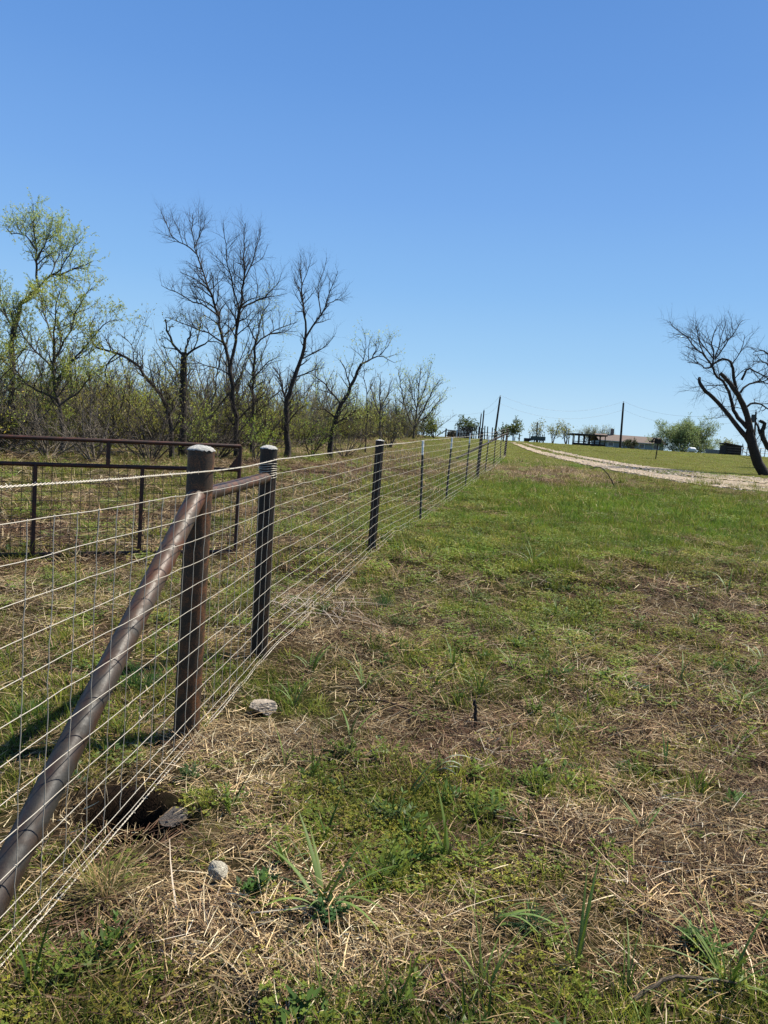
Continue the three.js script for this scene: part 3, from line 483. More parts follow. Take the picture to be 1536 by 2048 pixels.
// the bare tree beyond the track on the right
tracedTree('black bare tree with sawn-off limbs leaning left beyond the track on the right', 38, [1533, 956], [
  [[[1532, 955], [1522, 938], [1514, 922], [1503, 893], [1501, 875], [1501, 858]], 0.28, 0.2],
  [[[1503, 893], [1490, 872], [1471, 848], [1448, 819], [1424, 793], [1408, 780], [1400, 766], [1399, 756]], 0.13, 0.075, 0.3, { n: [0.7, 6, 5], stiff: 1, t0: [0.5, 0.1, 0.2] }],
  [[[1501, 862], [1493, 828], [1481, 799], [1471, 782], [1456, 762], [1441, 747]], 0.165, 0.09, -0.5, { n: [1.2, 6, 5], stiff: 1 }],
  [[[1495, 856], [1475, 834], [1467, 819], [1460, 791], [1450, 768], [1432, 748], [1424, 733], [1405, 709], [1389, 698], [1372, 692]], 0.11, 0.018, 0.5], [[[1424, 733], [1427, 709], [1425, 678], [1433, 655]], 0.05, 0.014, 0.3], [[[1425, 733], [1410, 735], [1395, 728], [1375, 725]], 0.045, 0.012, -0.5],
  [[[1475, 788], [1469, 760], [1464, 727], [1452, 719], [1436, 722], [1420, 732]], 0.09, 0.03, 0.7], [[[1430, 718], [1450, 690], [1468, 665], [1485, 640]], 0.04, 0.012, 0.5], [[[1425, 715], [1400, 680], [1390, 655]], 0.035, 0.01, -0.5], [[[1430, 720], [1440, 680], [1452, 640]], 0.035, 0.01, -0.7], [[[1464, 727], [1482, 700], [1490, 670]], 0.03, 0.01, 0.5], [[[1395, 700], [1372, 672], [1345, 650], [1338, 642]], 0.035, 0.01, 0.4], [[[1410, 712], [1395, 672], [1392, 640]], 0.03, 0.009, -0.4],
  [[[1481, 785], [1492, 772], [1505, 765], [1525, 763], [1545, 768]], 0.06, 0.02, 0.6], [[[1483, 760], [1495, 737], [1515, 745], [1545, 765]], 0.06, 0.02, -0.6], [[[1492, 815], [1510, 805], [1534, 817], [1550, 825]], 0.06, 0.02, 0.6], [[[1545, 712], [1520, 700], [1506, 706]], 0.04, 0.015, 0.4], [[[1545, 738], [1525, 722], [1515, 712]], 0.04, 0.015, -0.4], [[[1455, 770], [1430, 770], [1405, 772], [1380, 775]], 0.03, 0.009, 0.4], [[[1470, 845], [1450, 830], [1432, 838]], 0.025, 0.008, 0.4],
], { ...BARE, n: [3.2, 5.2, 4.2], len: [1.75, 0.85, 0.45], r: [0.02, 0.011, 0.008], wig: 0.5, up: 0.12 }, M.barkBlack, 31);
tracedTree('dark crooked bare tree at the right edge behind the leaning black tree', 47, [1548, 912], [
  [[[1545, 905], [1536, 893], [1526, 877], [1524, 862], [1528, 848], [1520, 842]], 0.2, 0.1], [[[1526, 880], [1518, 860], [1512, 845]], 0.1, 0.05, 0.3], [[[1540, 895], [1560, 850], [1562, 800]], 0.16, 0.05, 0.3],
], { ...BARE, n: [1.5, 5, 4], r: [0.03, 0.014, 0.009] }, M.barkBlack, 32);

// shrubs and small trees of the thicket's edge, grown from the root
function grow(name, label, x, z, h, stems, spread, P, mat, seed, cat = 'shrub', group) {
  const R = rng(seed), foot = on(x, z), t = thing(name, label, cat, foot, group), twigs = new Buf(), leaves = new Buf();
  for (let s = 0; s < stems; s++) {
    const az = R() * 6.28, tilt = spread * (0.25 + 0.75 * R()), len = h * (0.65 + 0.4 * R()), pts = [V((R() - 0.5) * 0.12, -0.08, (R() - 0.5) * 0.12)], d = V(Math.cos(az) * Math.sin(tilt), Math.cos(tilt), Math.sin(az) * Math.sin(tilt));
    for (let k = 0; k < 7; k++) { d.add(V((R() - 0.5) * 0.3, (R() - 0.5) * 0.2 + (P.arch ?? 0.05), (R() - 0.5) * 0.3)).normalize(); pts.push(pts[k].clone().addScaledVector(d, len / 7)); }
    const r0 = (P.stem ?? 0.012) * h, b = new Buf(); b.tube(pts, pts.map((_, k) => r0 * (1 - 0.8 * k / 7)), 6);
    part('stem', b.build(), mat, t); sprout(twigs, leaves, pts, r0, r0 * 0.2, 0, P, R);
  }
  part('twigs', twigs.build(), mat, t).userData.kind = 'stuff';
  if (leaves.size) part('foliage', leaves.build(), M.leaf, t).userData.kind = 'stuff';
  return t;
}
const SHRUB = { ...BARE, n: [4.5, 6, 4], len: [0.8, 0.45, 0.25], r: [0.014, 0.007, 0.005], t0: [0.15, 0.1, 0.2], ang: 0.9, up: 0.15 };
const shrubs = [
  ['yellow green leafy shrub under the broken gnarled stump', 395, 905, 24, 1.9, 6, 0.7, { leaf: 22, leafCol: FRESH, leafSize: 0.055 }, 'barkGrey', 41],
  ['bright green leafy shrub right of the tallest bare tree trunk', 512, 905, 24.5, 1.5, 6, 0.8, { leaf: 24, leafCol: [0.22, 0.31, 0.04], leafSize: 0.06 }, 'barkGrey', 42],
  ['green leafy shrub between the thick straight trunk and the leaning tree', 625, 892, 28.5, 2.0, 6, 0.8, { leaf: 22, leafCol: [0.22, 0.3, 0.04], leafSize: 0.06 }, 'barkDark', 43],
  ['grey leafless tangle of brush behind the middle of the gate', 190, 912, 20.8, 2.4, 9, 1.0, {}, 'barkPale', 44],
  ['pale dead brush with whitish stems behind the left of the gate', 95, 914, 20.6, 2.2, 9, 1.1, {}, 'barkPale', 45],
  ['brown tangled brush right of the gate under the tallest bare tree', 430, 905, 24.6, 2.2, 10, 1.1, {}, 'barkGrey', 46],
  ['dark brown brush behind the gate below the arched limb', 300, 910, 22, 2.2, 10, 1.1, {}, 'barkGrey', 47],
  ['leafy olive bush at the far left edge behind the gate', 8, 912, 21.2, 2.6, 8, 0.8, { leaf: 34, leafCol: OLIVE, leafSize: 0.055 }, 'barkGrey', 48],
  ['low brown brush at the foot of the leaning tree', 690, 884, 31, 1.7, 8, 1.0, { leaf: 3, leafCol: OLIVE, leafSize: 0.08 }, 'barkGrey', 49],
  ['rounded green bush at the far right end of the thicket', 868, 880, 60, 2.2, 8, 0.8, { leaf: 18, leafCol: [0.15, 0.19, 0.035], leafSize: 0.16, r: [0.02, 0.012, 0.009] }, 'barkGrey', 50],
  ['small twiggy bush right of the thin lone sapling', 782, 884, 41, 2.2, 8, 0.9, { leaf: 4, leafCol: OLIVE, leafSize: 0.12, r: [0.02, 0.011, 0.008] }, 'barkGrey', 51],
];
for (const [label, px, py, D, h, n, sp, o, mat, seed] of shrubs) { const p = ap(px, py, D); grow('shrub', label, p.x, -D, h, n, sp, { ...SHRUB, ...o }, M[mat], seed); }

// the mass of thicket behind, one uncountable tangle
{
  const mods = [];
  for (let k = 0; k < 6; k++) {
    const R = rng(900 + k), b = new Buf(), l = new Buf(), leafyMod = k % 2;
    const P = { ...SHRUB, n: [4.5, 6, 5], r: [0.014, 0.009, 0.0065], leaf: [3, 15, 1.5, 28, 1, 6][k], leafCol: k === 3 ? [0.36, 0.42, 0.06] : [0.34, 0.34, 0.06], leafSize: 0.06 };
    for (let s = 0; s < 7; s++) {
      const az = R() * 6.28, tilt = 1.15 * R(), d = V(Math.cos(az) * Math.sin(tilt), Math.cos(tilt), Math.sin(az) * Math.sin(tilt)), pts = [V((R() - 0.5) * 1.2, -0.1, (R() - 0.5) * 1.2)];
      for (let i = 0; i < 6; i++) { d.add(V((R() - 0.5) * 0.75, (R() - 0.45) * 0.5, (R() - 0.5) * 0.75)).normalize(); pts.push(pts[i].clone().addScaledVector(d, 0.47)); }
      b.tube(pts, pts.map((_, i) => 0.026 * (1 - 0.12 * i)), 5); sprout(b, l, pts, 0.026, 0.008, 0, P, R);
    }
    mods.push([b.build(), l.size ? l.build() : null]);
  }
  const edge = new THREE.CatmullRomCurve3([[-420, 940], [-150, 925], [60, 912], [250, 908], [420, 903], [560, 898], [680, 888], [790, 882], [868, 878.5]].map(p => gp(...p)));
  const R = rng(51), items = mods.map(() => []);
  for (let i = 0; i < 380; i++) {
    const s = R(), p = edge.getPoint(s), d = p.clone().setY(0).normalize(), back = 0.8 + 15 * Math.pow(R(), 1.3), side = V(-d.z, 0, d.x);
    p.addScaledVector(d, back).addScaledVector(side, -Math.abs(R() - 0.5) * (s > 0.85 ? 6 : 2)); p.copy(on(p.x, p.z));
    const k = Math.floor(R() * mods.length), sc = (0.42 + 1.15 * R() * R()) * (0.85 + 0.04 * back) * (s > 0.75 ? 0.8 : 1);
    items[k].push([p, R() * 6.28, sc, 0.75 + 0.5 * R()]);
  }
  const g = thing('thicket', 'tangled grey brown brush with olive leaves filling the wood edge behind the trees', 'thicket'); g.userData.kind = 'stuff';
  const mt = new THREE.Matrix4(), q = new THREE.Quaternion(), Y = V(0, 1, 0);
  mods.forEach(([tw, lf], k) => { for (const [geo, mat, nm] of [[tw, [M.barkGrey, M.barkDark, M.barkPale][k % 3], 'brush_twigs'], [lf, M.leaf, 'brush_leaves']]) { if (!geo || !items[k].length) continue; const im = new THREE.InstancedMesh(geo, mat, items[k].length); im.name = nm; im.castShadow = im.receiveShadow = true; im.userData.kind = 'stuff'; items[k].forEach(([p, a, s, w], i) => { im.setMatrixAt(i, mt.compose(p, q.setFromAxisAngle(Y, a), V(s, s * w + 0.15, s))); }); g.add(im); } });
  // fallen grey branches strewn along the foot of the brush
  const dead = new Buf();
  for (let i = 0; i < 260; i++) { const s = R() * 0.8, p = edge.getPoint(s), d = p.clone().setY(0).normalize(); p.addScaledVector(d, R() * 2.2 - 0.5); const a = R() * 6.28, len = 0.4 + 1.3 * R(), e = (R() - 0.3) * 0.9, pts = []; const b0 = on(p.x, p.z, 0.05 + 0.5 * R() * R()); const dir = V(Math.cos(a) * Math.cos(e), Math.sin(e), Math.sin(a) * Math.cos(e)); for (let k = 0; k <= 4; k++) { pts.push(b0.clone()); dir.add(V((R() - 0.5) * 0.4, (R() - 0.5) * 0.3, (R() - 0.5) * 0.4)).normalize(); b0.addScaledVector(dir, len / 4); } const w = 0.5 + R(); dead.tube(pts, pts.map((_, k) => 0.014 * (1 - 0.2 * k)), 4, [w, w, w]); }
  const m = part('dead_branches', dead.build(), M.barkPale, g); m.userData.kind = 'stuff';
}
// ------------------------------------------------------------------ the far side: trees, poles, house
const FAR = (o) => ({ ...BARE, n: [2.6, 3.2, 2.6], len: [1.9, 1.1, 0.7], r: [0.075, 0.045, 0.034], t0: [0.3, 0.15, 0.2], leaf: 5, leafSize: 0.3, leafCol: OLIVE, stem: 0.02, up: 0.2, ...o });
const farTree = (label, px, py, D, top, stems, spread, o, mat, seed, cat = 'tree', name = 'tree') => { const p = ap(px, py, D), g = height(p.x, D), h = ap(px, top, D).y - g; return grow(name, label, p.x, -D, h * 0.98, stems, spread, FAR(o), M[mat], seed, cat); };
farTree('round green tree far off behind the tall stakes, left of the utility poles', 934, 875, 105, 843, 5, 0.5, { leaf: 9, leafCol: DARKG }, 'barkGrey', 61);
farTree('small grey green tree far off between the leaning utility pole and the last fence post', 1006, 878, 120, 852, 4, 0.5, { leaf: 8, leafCol: DARKG }, 'barkGrey', 62);
farTree('green tree far off just right of the last fence post', 1026, 878, 110, 849, 5, 0.4, { leaf: 9, leafCol: [0.1, 0.13, 0.03] }, 'barkGrey', 63);
farTree('grey half-bare tree far off behind the green trailer', 1074, 880, 125, 845, 4, 0.6, { leaf: 2.5 }, 'barkDark', 64);
farTree('dark half-bare tree far off, leftmost of the row beside the pavilion', 1106, 882, 120, 849, 4, 0.5, { leaf: 3 }, 'barkDark', 65);
farTree('taller dark bare tree far off against the pavilion', 1132, 884, 122, 842, 4, 0.5, { leaf: 2 }, 'barkDark', 66);
farTree('bare brown tree rising behind the pavilion roof', 1176, 884, 210, 853, 5, 0.7, { leaf: 1, len: [3, 1.7, 1], r: [0.12, 0.07, 0.05] }, 'barkDark', 67);
farTree('bare brown tree rising between the pavilion and the house roof', 1208, 886, 212, 852, 5, 0.7, { leaf: 1, len: [3, 1.7, 1], r: [0.12, 0.07, 0.05] }, 'barkDark', 68);
farTree('wide pale green dome-shaped bush on the lawn right of the house', 1368, 897, 98, 828, 30, 1.5, { leaf: 13, leafSize: 0.15, leafCol: [0.2, 0.27, 0.1], n: [4, 3.8, 2.8], len: [2.1, 1.2, 0.7], r: [0.03, 0.02, 0.014], stem: 0.01, arch: -0.02 }, 'barkGrey', 69, 'bush', 'bush');
farTree('low scrubby bush between the dome-shaped bush and the dark shed', 1445, 902, 97, 884, 8, 0.9, { leaf: 6, leafSize: 0.2, n: [3, 3, 2.4], r: [0.03, 0.02, 0.014] }, 'barkGrey', 70, 'bush', 'bush');
farTree('dark low bush against the foot of the house wall', 1262, 893, 165, 883, 9, 1.2, { leaf: 8, leafCol: [0.04, 0.05, 0.015], leafSize: 0.35 }, 'barkDark', 71, 'bush', 'bush');

const poles = {};
function utilityPole(key, label, base, top, D, r, arm) {
  const t = ap(top[0], top[1], D), b = ap(base[0], base[1], D), dir = t.clone().sub(b), g = height(b.x, D), foot = b.clone().addScaledVector(dir, (g - 0.3 - b.y) / dir.y), o = thing('utility_pole', label, 'utility pole', foot);
  part('shaft', new Buf().tube([foot, t], [r, r * 0.75], 10, [1, 1, 1], true).build(foot), M.barkBlack, o);
  const at = f => foot.clone().lerp(t, f);
  part('insulator', new Buf().tube([t.clone().add(V(0, -0.02, 0)), t.clone().add(V(0, 0.1, 0)), t.clone().add(V(0, 0.28, 0))], [0.05, 0.09, 0.04], 8, [1, 1, 1], true).build(foot), M.white, o);
  part('wire_bracket', new Buf().box(at(0.86).add(V(0, 0, r + 0.06)), 0.1, 0.18, 0.2).build(foot), M.wireDark, o);
  poles[key] = { top: t.clone().add(V(0, 0.28, 0)), low: at(0.86).add(V(0, 0, r + 0.1)), o, at, foot }; return o;
}
utilityPole('left', 'far utility pole, leftmost of the three standing behind the stakes', [958, 874], [962.6, 828], 165, 0.16);
utilityPole('mid', 'far utility pole, middle one of the three standing behind the stakes', [963, 874], [968, 821], 150, 0.17);
utilityPole('lean', 'tall leaning utility pole above the last posts of the wire fence', [990, 868], [1000.4, 794], 120, 0.18);
utilityPole('house', 'dark utility pole standing in front of the low house roof', [1240.5, 889], [1247, 806], 130, 0.2);
utilityPole('tank', 'thin utility pole with transformer behind the leaning black tree', [1508, 890], [1512, 824], 92, 0.13);
{ const p = poles.tank, c = p.at(0.78).add(V(-0.38, 0, 0.1)), g = new Buf().tube([c, c.clone().add(V(0, 0.95, 0))], 0.24, 12, [1, 1, 1], true).build(p.foot); part('transformer', g, M.tpost, p.o); }
const overhead = 'overhead wires between the utility poles';
function cable(label, a, b, sag, r = 0.012) { const pts = []; for (let i = 0; i <= 24; i++) { const t = i / 24, p = a.clone().lerp(b, t); p.y -= sag * 4 * t * (1 - t); pts.push(p); } const m = part('overhead_wire', new Buf().tube(pts, r, 4).build(), new THREE.MeshStandardMaterial({ color: C(0.3, 0.32, 0.34), roughness: 0.5 }), scene); tag(m, label, 'wire', overhead); }
cable('upper thin wire sagging from the leaning pole to the pole before the house', poles.lean.top, poles.house.top, 2.1);
cable('lower thin wire sagging from the leaning pole to the pole before the house', poles.lean.low, poles.house.low, 2.0);
cable('upper thin wire running right from the pole before the house', poles.house.top, poles.tank.top, 1.6);
cable('lower thin wire running right from the pole before the house', poles.house.low, poles.tank.low, 1.6);
cable('upper thin wire joining the leaning pole and the middle far pole', poles.lean.top, poles.mid.top, 0.4);
cable('lower thin wire joining the leaning pole and the middle far pole', poles.lean.low, poles.mid.low, 0.5);
cable('thin wire joining the middle and leftmost far poles', poles.mid.top, poles.left.top, 0.3);
cable('upper thin wire running left from the far poles over the thicket end', poles.left.top, ap(760, 833, 230), 0.8);
cable('lower thin wire running left from the far poles over the thicket end', poles.left.low, ap(760, 845, 230), 0.8);

// a palisade of tall dark stakes on the ridge, and a timber gateway to its left
{
  const R = rng(5), D = 69, o = thing('stake_fence', 'row of tall dark stakes along the ridge beyond the wire fence', 'fence', on(ap(930, 874, D).x, -D));
  const xs = []; for (let x = 917; x < 946; x += 2.35) xs.push([x, 857 - (R() * 5), 874 + (x - 917) * 0.06]);
  xs.push([949, 854, 877], [953, 850.5, 878], [958, 853, 879], [963, 856, 879.5], [970, 851.5, 880], [975.5, 853, 880.5], [985, 855, 881], [994, 862, 881.5], [1008, 858, 883]);
  xs.forEach(([x, t, b]) => { const d = D + R() * 1.5 - (x > 946 ? (x - 946) * 0.12 : 0), a = ap(x - 1.2, b, d), e = ap(x, t, d); const g = on(a.x, -d, -0.2); part('stake', new Buf().tube([g, e], [0.06, 0.045], 7, [1, 1, 1], true).build(o.position), M.barkBlack, o); });
  for (const y of [861, 867]) part('stake_rail', new Buf().tube([ap(917, y, 69.8), ap(947, y + 1, 69.8), ap(1008, y + 8, 63)], 0.022, 5).build(o.position), M.barkBlack, o);
  const G = 70, q = thing('field_gateway', 'timber gateway with one white post on the ridge at the end of the thicket', 'gateway', on(ap(892, 873, G).x, -G));
  const post = (n, b, t, r, mat) => { const e = ap(t[0], t[1], G), a = ap(b[0], b[1], G); part(n, new Buf().tube([on(a.x, -G, -0.2), e], r, 8, [1, 1, 1], true).build(q.position), mat, q); };
  post('dark_post', [891, 873], [892.5, 857], 0.075, M.barkBlack); post('white_post', [913, 874], [915, 859], 0.09, M.white);
  part('crossbar', new Buf().tube([ap(892.5, 860, G), ap(914.5, 862, G)], 0.045, 7, [1, 1, 1], true).build(q.position), M.barkBlack, q);
  part('brace', new Buf().tube([ap(891.5, 861, G), ap(874, 871.5, G)], 0.05, 7, [1, 1, 1], true).build(q.position), M.barkBlack, q);
  part('low_hedge', (() => { const b = new Buf(); for (let i = 0; i < 900; i++) { const p = ap(897 + R() * 18, 866 + R() * 8, 74 + R() * 2); b.leaf(p, V(R() - 0.5, R() - 0.2, R() - 0.5).normalize(), V(R() - 0.5, R(), R() - 0.5).normalize(), 0.3, 0.12, [0.05, 0.05, 0.035]); } return b.build(q.position); })(), M.leaf, q).userData.kind = 'stuff';
}
// the low house
{
  const D = 178, X = x => ap(x, 890, D).x, Y = (x, y) => ap(x, y, D).y, x0 = X(1196), x1 = X(1332), g = height((x0 + x1) / 2, D), eave = Y(1260, 884.5), ridge = Y(1262, 871.5);
  const o = thing('house', 'long low house with brown roof and pale blue wall beyond the lawn', 'house', V((x0 + x1) / 2, g, -D)), w = (x1 - x0) / 2, dp = 8, e = eave - g, rd = ridge - g;
  const plain = (r, gg, b, ro = 0.9) => new THREE.MeshStandardMaterial({ color: C(r, gg, b), roughness: ro, map: groundMap });
  part('wall', new Buf().box(V(0, e / 2 - 0.3, -dp / 2), w * 2 - 0.8, e + 0.6, dp - 0.6).build(), plain(0.34, 0.42, 0.45), o);
  const sh = new THREE.Shape(); sh.moveTo(-0.45, e - 0.12); sh.lineTo(dp / 2, rd); sh.lineTo(dp + 0.45, e - 0.12); sh.lineTo(dp + 0.45, e + 0.04); sh.lineTo(dp / 2, rd + 0.16); sh.lineTo(-0.45, e + 0.04);
  const rg = new THREE.ExtrudeGeometry(sh, { depth: w * 2, bevelEnabled: false }); rg.rotateY(Math.PI / 2); rg.translate(-w, 0, 0); part('roof', rg, plain(0.24, 0.18, 0.15), o);
  const gl = new THREE.MeshStandardMaterial({ color: C(0.04, 0.05, 0.06), roughness: 0.15 });
  part('fascia', new Buf().box(V(0, e - 0.02, 0.48), w * 2, 0.2, 0.04).build(), plain(0.55, 0.56, 0.55), o);
  for (const x of [-0.62, -0.25, 0.3, 0.72]) { const f = part('window', new Buf().box(V(x * w, e * 0.58, -0.28), 1.4, 1.1, 0.08).build(), M.white, o); part('pane', new Buf().box(V(x * w, e * 0.58, -0.235), 1.2, 0.92, 0.02).build(), gl, f); }
  part('door', new Buf().box(V(0.03 * w, 1.05, -0.28), 0.95, 2.1, 0.06).build(), plain(0.2, 0.12, 0.08), o);
  part('chimney', new Buf().box(V(X(1232) - o.position.x, rd + 0.5, -dp / 2), 0.7, 2.0, 0.7).build(), plain(0.25, 0.2, 0.18), o);
}
// open-sided pavilion
{
  const D = 140, X = x => ap(x, 885, D).x, o = thing('pavilion', 'dark open-sided pavilion with flat sloping roof left of the house', 'pavilion', on(X(1178), -D)), p0 = o.position, x0 = X(1142) - p0.x, x1 = X(1213) - p0.x, yl = ap(1142, 866, D).y - p0.y, yr = ap(1213, 870.5, D).y - p0.y, dp = 4;
  const sh = new THREE.Shape(); sh.moveTo(x0, yl - 0.3); sh.lineTo(x1, yr - 0.25); sh.lineTo(x1, yr); sh.lineTo(x0, yl);
  const g = new THREE.ExtrudeGeometry(sh, { depth: dp, bevelEnabled: false }); g.translate(0, 0, -dp + 0.4); part('roof', g, M.wood, o);
  for (let k = 0; k <= 6; k++) for (const z of [0, -dp + 0.8]) { const x = x0 + 0.3 + (x1 - x0 - 0.6) * k / 6, y = yl + (yr - yl) * k / 6 - 0.26; part('post', new Buf().box(V(x, y / 2 - 0.2, z), 0.15, y + 0.4, 0.15).build(), M.barkBlack, o); }
  part('railing', new Buf().box(V((x0 + x1) / 2, 0.85, 0.12), x1 - x0 - 0.4, 0.12, 0.06).box(V((x0 + x1) / 2, 0.25, 0.12), x1 - x0 - 0.4, 0.7, 0.05).build(), M.barkBlack, o);
}
// old trailer with stakes
{
  const D = 108, s = D / FOCAL, base = on(ap(1067, 884, D).x, -D), o = thing('trailer', 'old green grey farm trailer with upright stakes parked left of the pavilion', 'trailer', base), teal = new THREE.MeshStandardMaterial({ color: C(0.09, 0.13, 0.125), roughness: 0.7, map: barkMap });
  const top = ap(1067, 871, D).y - base.y;
  part('bed', new Buf().tube([V(-0.9, 0.55, 0), V(1.3, 0.95, 0)], 0.18, 4).box(V(0.6, 0.82, 0), 1.9, 0.55, 1.4).build(), teal, o);
  for (const x of [0.2, 1.0]) { const w = new THREE.TorusGeometry(0.26, 0.1, 8, 18); w.translate(x, 0.36, 0.75); part('wheel', w, M.tpost, o); }
  part('drawbar', new Buf().tube([V(-0.4, 0.45, 0), V(-1.3, 0.3, 0)], 0.06, 6).build(), M.wireDark, o);
  part('tool_box', new Buf().box(V(-1.05, 0.45, 0), 0.6, 0.6, 0.9).build(), M.wood, o);
  for (const [x, h] of [[-0.75, 1.5], [-0.35, 1.35], [1.3, 1.5], [1.05, 1.4]]) part('stake', new Buf().tube([V(x, 0.3, 0.6), V(x + 0.05, h, 0.6)], 0.06, 6, [1, 1, 1], true).build(), M.barkBlack, o);
  const st = thing('wooden_post', 'lone dark post on the ridge between the fence end and the trailer', 'post', on(ap(1038.5, 882, 90).x, -90)); part('shaft', new Buf().tube([V(0, -0.2, 0), ap(1039, 867, 90).sub(st.position)], 0.07, 8, [1, 1, 1], true).build(), M.barkBlack, st);
  const tall = thing('wooden_post', 'tall dark post rising behind the trailer', 'post', on(ap(1073, 880, 118).x, -118)); part('shaft', new Buf().tube([V(0, -0.2, 0), ap(1075, 845, 118).sub(tall.position)], 0.1, 8, [1, 1, 1], true).build(), M.barkBlack, tall);
}
// lawn post, shed, wall, tank and pipe fence on the right
{
  const b = gp(1311, 918), D = -b.z, o = thing('garden_post', 'thin dark post with a ragged dark box top standing alone on the mown lawn', 'post', b), rel = (x, y, d = D) => ap(x, y, d).sub(b);
  part('shaft', new Buf().tube([V(0, -0.15, 0), rel(1316, 888)], 0.035, 8).build(), M.barkBlack, o);
  const c = rel(1316, 883); part('box', new Buf().box(c, 0.32, 0.3, 0.3, 0.3).build(), M.barkBlack, o);
  part('perch', new Buf().tube([rel(1298, 883), rel(1324, 884)], 0.04, 6).tube([rel(1303, 885), rel(1309, 875)], 0.05, 6).tube([rel(1308, 876), rel(1317, 879)], 0.035, 6).build(), M.barkBlack, o);
  const S = 84, s0 = on(ap(1468, 904, S).x, -S), sh = thing('shed', 'small dark shed with two horn-like corner posts right of the bushes', 'shed', s0), r2 = (x, y) => ap(x, y, S).sub(s0);
  const a = r2(1453, 890), e = r2(1484, 893), w = e.x - a.x; part('wall', new Buf().box(V(a.x + w / 2, (a.y) / 2 - 0.2, -0.8), w, a.y + 0.4, 1.6).build(), M.barkBlack, sh);
  const rf = new THREE.Shape(); rf.moveTo(a.x - 0.1, a.y + 0.12); rf.lineTo(e.x + 0.1, e.y - 0.04); rf.lineTo(e.x + 0.1, e.y + 0.08); rf.lineTo(a.x - 0.1, a.y + 0.24); const rfg = new THREE.ExtrudeGeometry(rf, { depth: 1.9, bevelEnabled: false }); rfg.translate(0, 0, -1.75); part('roof', rfg, M.wood, sh);
  for (const [x, y] of [[1452, 884], [1485.5, 888]]) part('corner_post', new Buf().tube([r2(x + 1, 900), r2(x, y)], [0.09, 0.04], 6, [1, 1, 1], true).build(), M.barkBlack, sh);
  for (let k = 0; k < 3; k++) part('plank', new Buf().box(V(a.x + w / 2, a.y * (0.3 + 0.25 * k), 0.03), w * 0.96, 0.09, 0.05).build(), M.barkGrey, sh);
  const W = 88, w0 = on(ap(1432, 902, W).x, -W), wl = thing('low_wall', 'low pale grey block wall left of the dark shed', 'wall', w0), l = ap(1412, 898, W).sub(w0), rr = ap(1452, 899, W).sub(w0);
  const wm = new THREE.MeshStandardMaterial({ color: C(0.3, 0.32, 0.33), roughness: 0.9, map: groundMap });
  for (let k = 0; k < 6; k++) part('block', new Buf().box(V(l.x + (rr.x - l.x) * (k + 0.5) / 6, l.y / 2 - 0.1, 0), (rr.x - l.x) / 6 - 0.02, l.y + 0.2, 0.2).build(), wm, wl);
  const T = 84, t0 = on(ap(1384, 899, T).x, -T), tk = thing('storage_tank', 'small white dome-ended tank in front of the dome-shaped bush', 'tank', t0), th = ap(1384, 890.5, T).y - t0.y;
  const cg = new THREE.CapsuleGeometry(th * 0.32, 0.4, 8, 18); cg.rotateZ(Math.PI / 2); cg.translate(0, th * 0.4, 0); part('shell', cg, new THREE.MeshStandardMaterial({ color: C(0.5, 0.53, 0.55), roughness: 0.5 }), tk);
  for (const x of [-0.2, 0.2]) part('foot', new Buf().box(V(x, 0.02, 0), 0.08, 0.3, 0.3).build(), M.wireDark, tk);
  const F = 82, f0 = on(ap(1510, 906, F).x, -F), pf = thing('pipe_fence', 'pale pipe fence on the ridge behind the leaning black tree', 'fence', f0), r3 = (x, y) => ap(x, y, F).sub(f0);
  for (let x = 1486; x < 1600; x += 9) { const p = r3(x, 894 + (x - 1486) * 0.07); part('fence_post', new Buf().tube([V(p.x - 0.03, height(p.x + f0.x, F) - f0.y - 0.1, 0), p], 0.04, 6).build(), M.tpost, pf); }
  for (const y of [894, 899, 904]) part('rail', new Buf().tube([r3(1486, y), r3(1600, y + 8)], 0.028, 6).build(), M.wire, pf);
  const c0 = on(ap(1027.5, 881, 88).x, -88), ck = thing('white_drum', 'tiny white drum on the ridge just right of the last fence post', 'drum', c0); part('body', new Buf().tube([V(0, 0, 0), V(0, 0.5, 0)], 0.2, 12, [1, 1, 1], true).build(), M.white, ck); part('lid', new Buf().tube([V(0, 0.5, 0), V(0, 0.54, 0)], 0.22, 12, [1, 1, 1], true).build(), M.white, ck);
}
// ------------------------------------------------------------------ ground cover that nobody could count
const vary = (c, R, a = 0.35) => { const k = 1 - a / 2 + a * R(), h = 0.92 + 0.16 * R(); return [c[0] * k * h, c[1] * k, c[2] * k / h]; };
const STRAW = [[0.24, 0.175, 0.088], [0.15, 0.1, 0.055], [0.52, 0.42, 0.26], [0.095, 0.065, 0.038], [0.36, 0.27, 0.15], [0.055, 0.038, 0.024]];
const GREENS = [[0.13, 0.165, 0.02], [0.185, 0.215, 0.026], [0.085, 0.125, 0.02], [0.24, 0.24, 0.045]];
function strawMat(seed, n, rad, len, wid, comb, pal = STRAW) {
  const R = rng(seed), b = new Buf(), a0 = R() * 6.28;
  for (let i = 0; i < n; i++) {
    const r = rad * Math.sqrt(R()), w = R() * 6.28, L = len * (0.3 + 0.9 * R()), az = R() < comb ? a0 + (R() - 0.5) * 1.1 : R() * 6.28, p = V(Math.cos(w) * r, 0.003 + 0.03 * R() * R(), Math.sin(w) * r);
    b.ribbon(p, az, L, wid * (0.6 + 0.8 * R()), (R() - 0.35) * 0.45, (R() - 0.4) * 0.7, 3, vary(pal[Math.floor(Math.pow(R(), 1.25) * pal.length)], R), 0, null, (R() - 0.5) * 1.2);
  }
  return b.build();
}
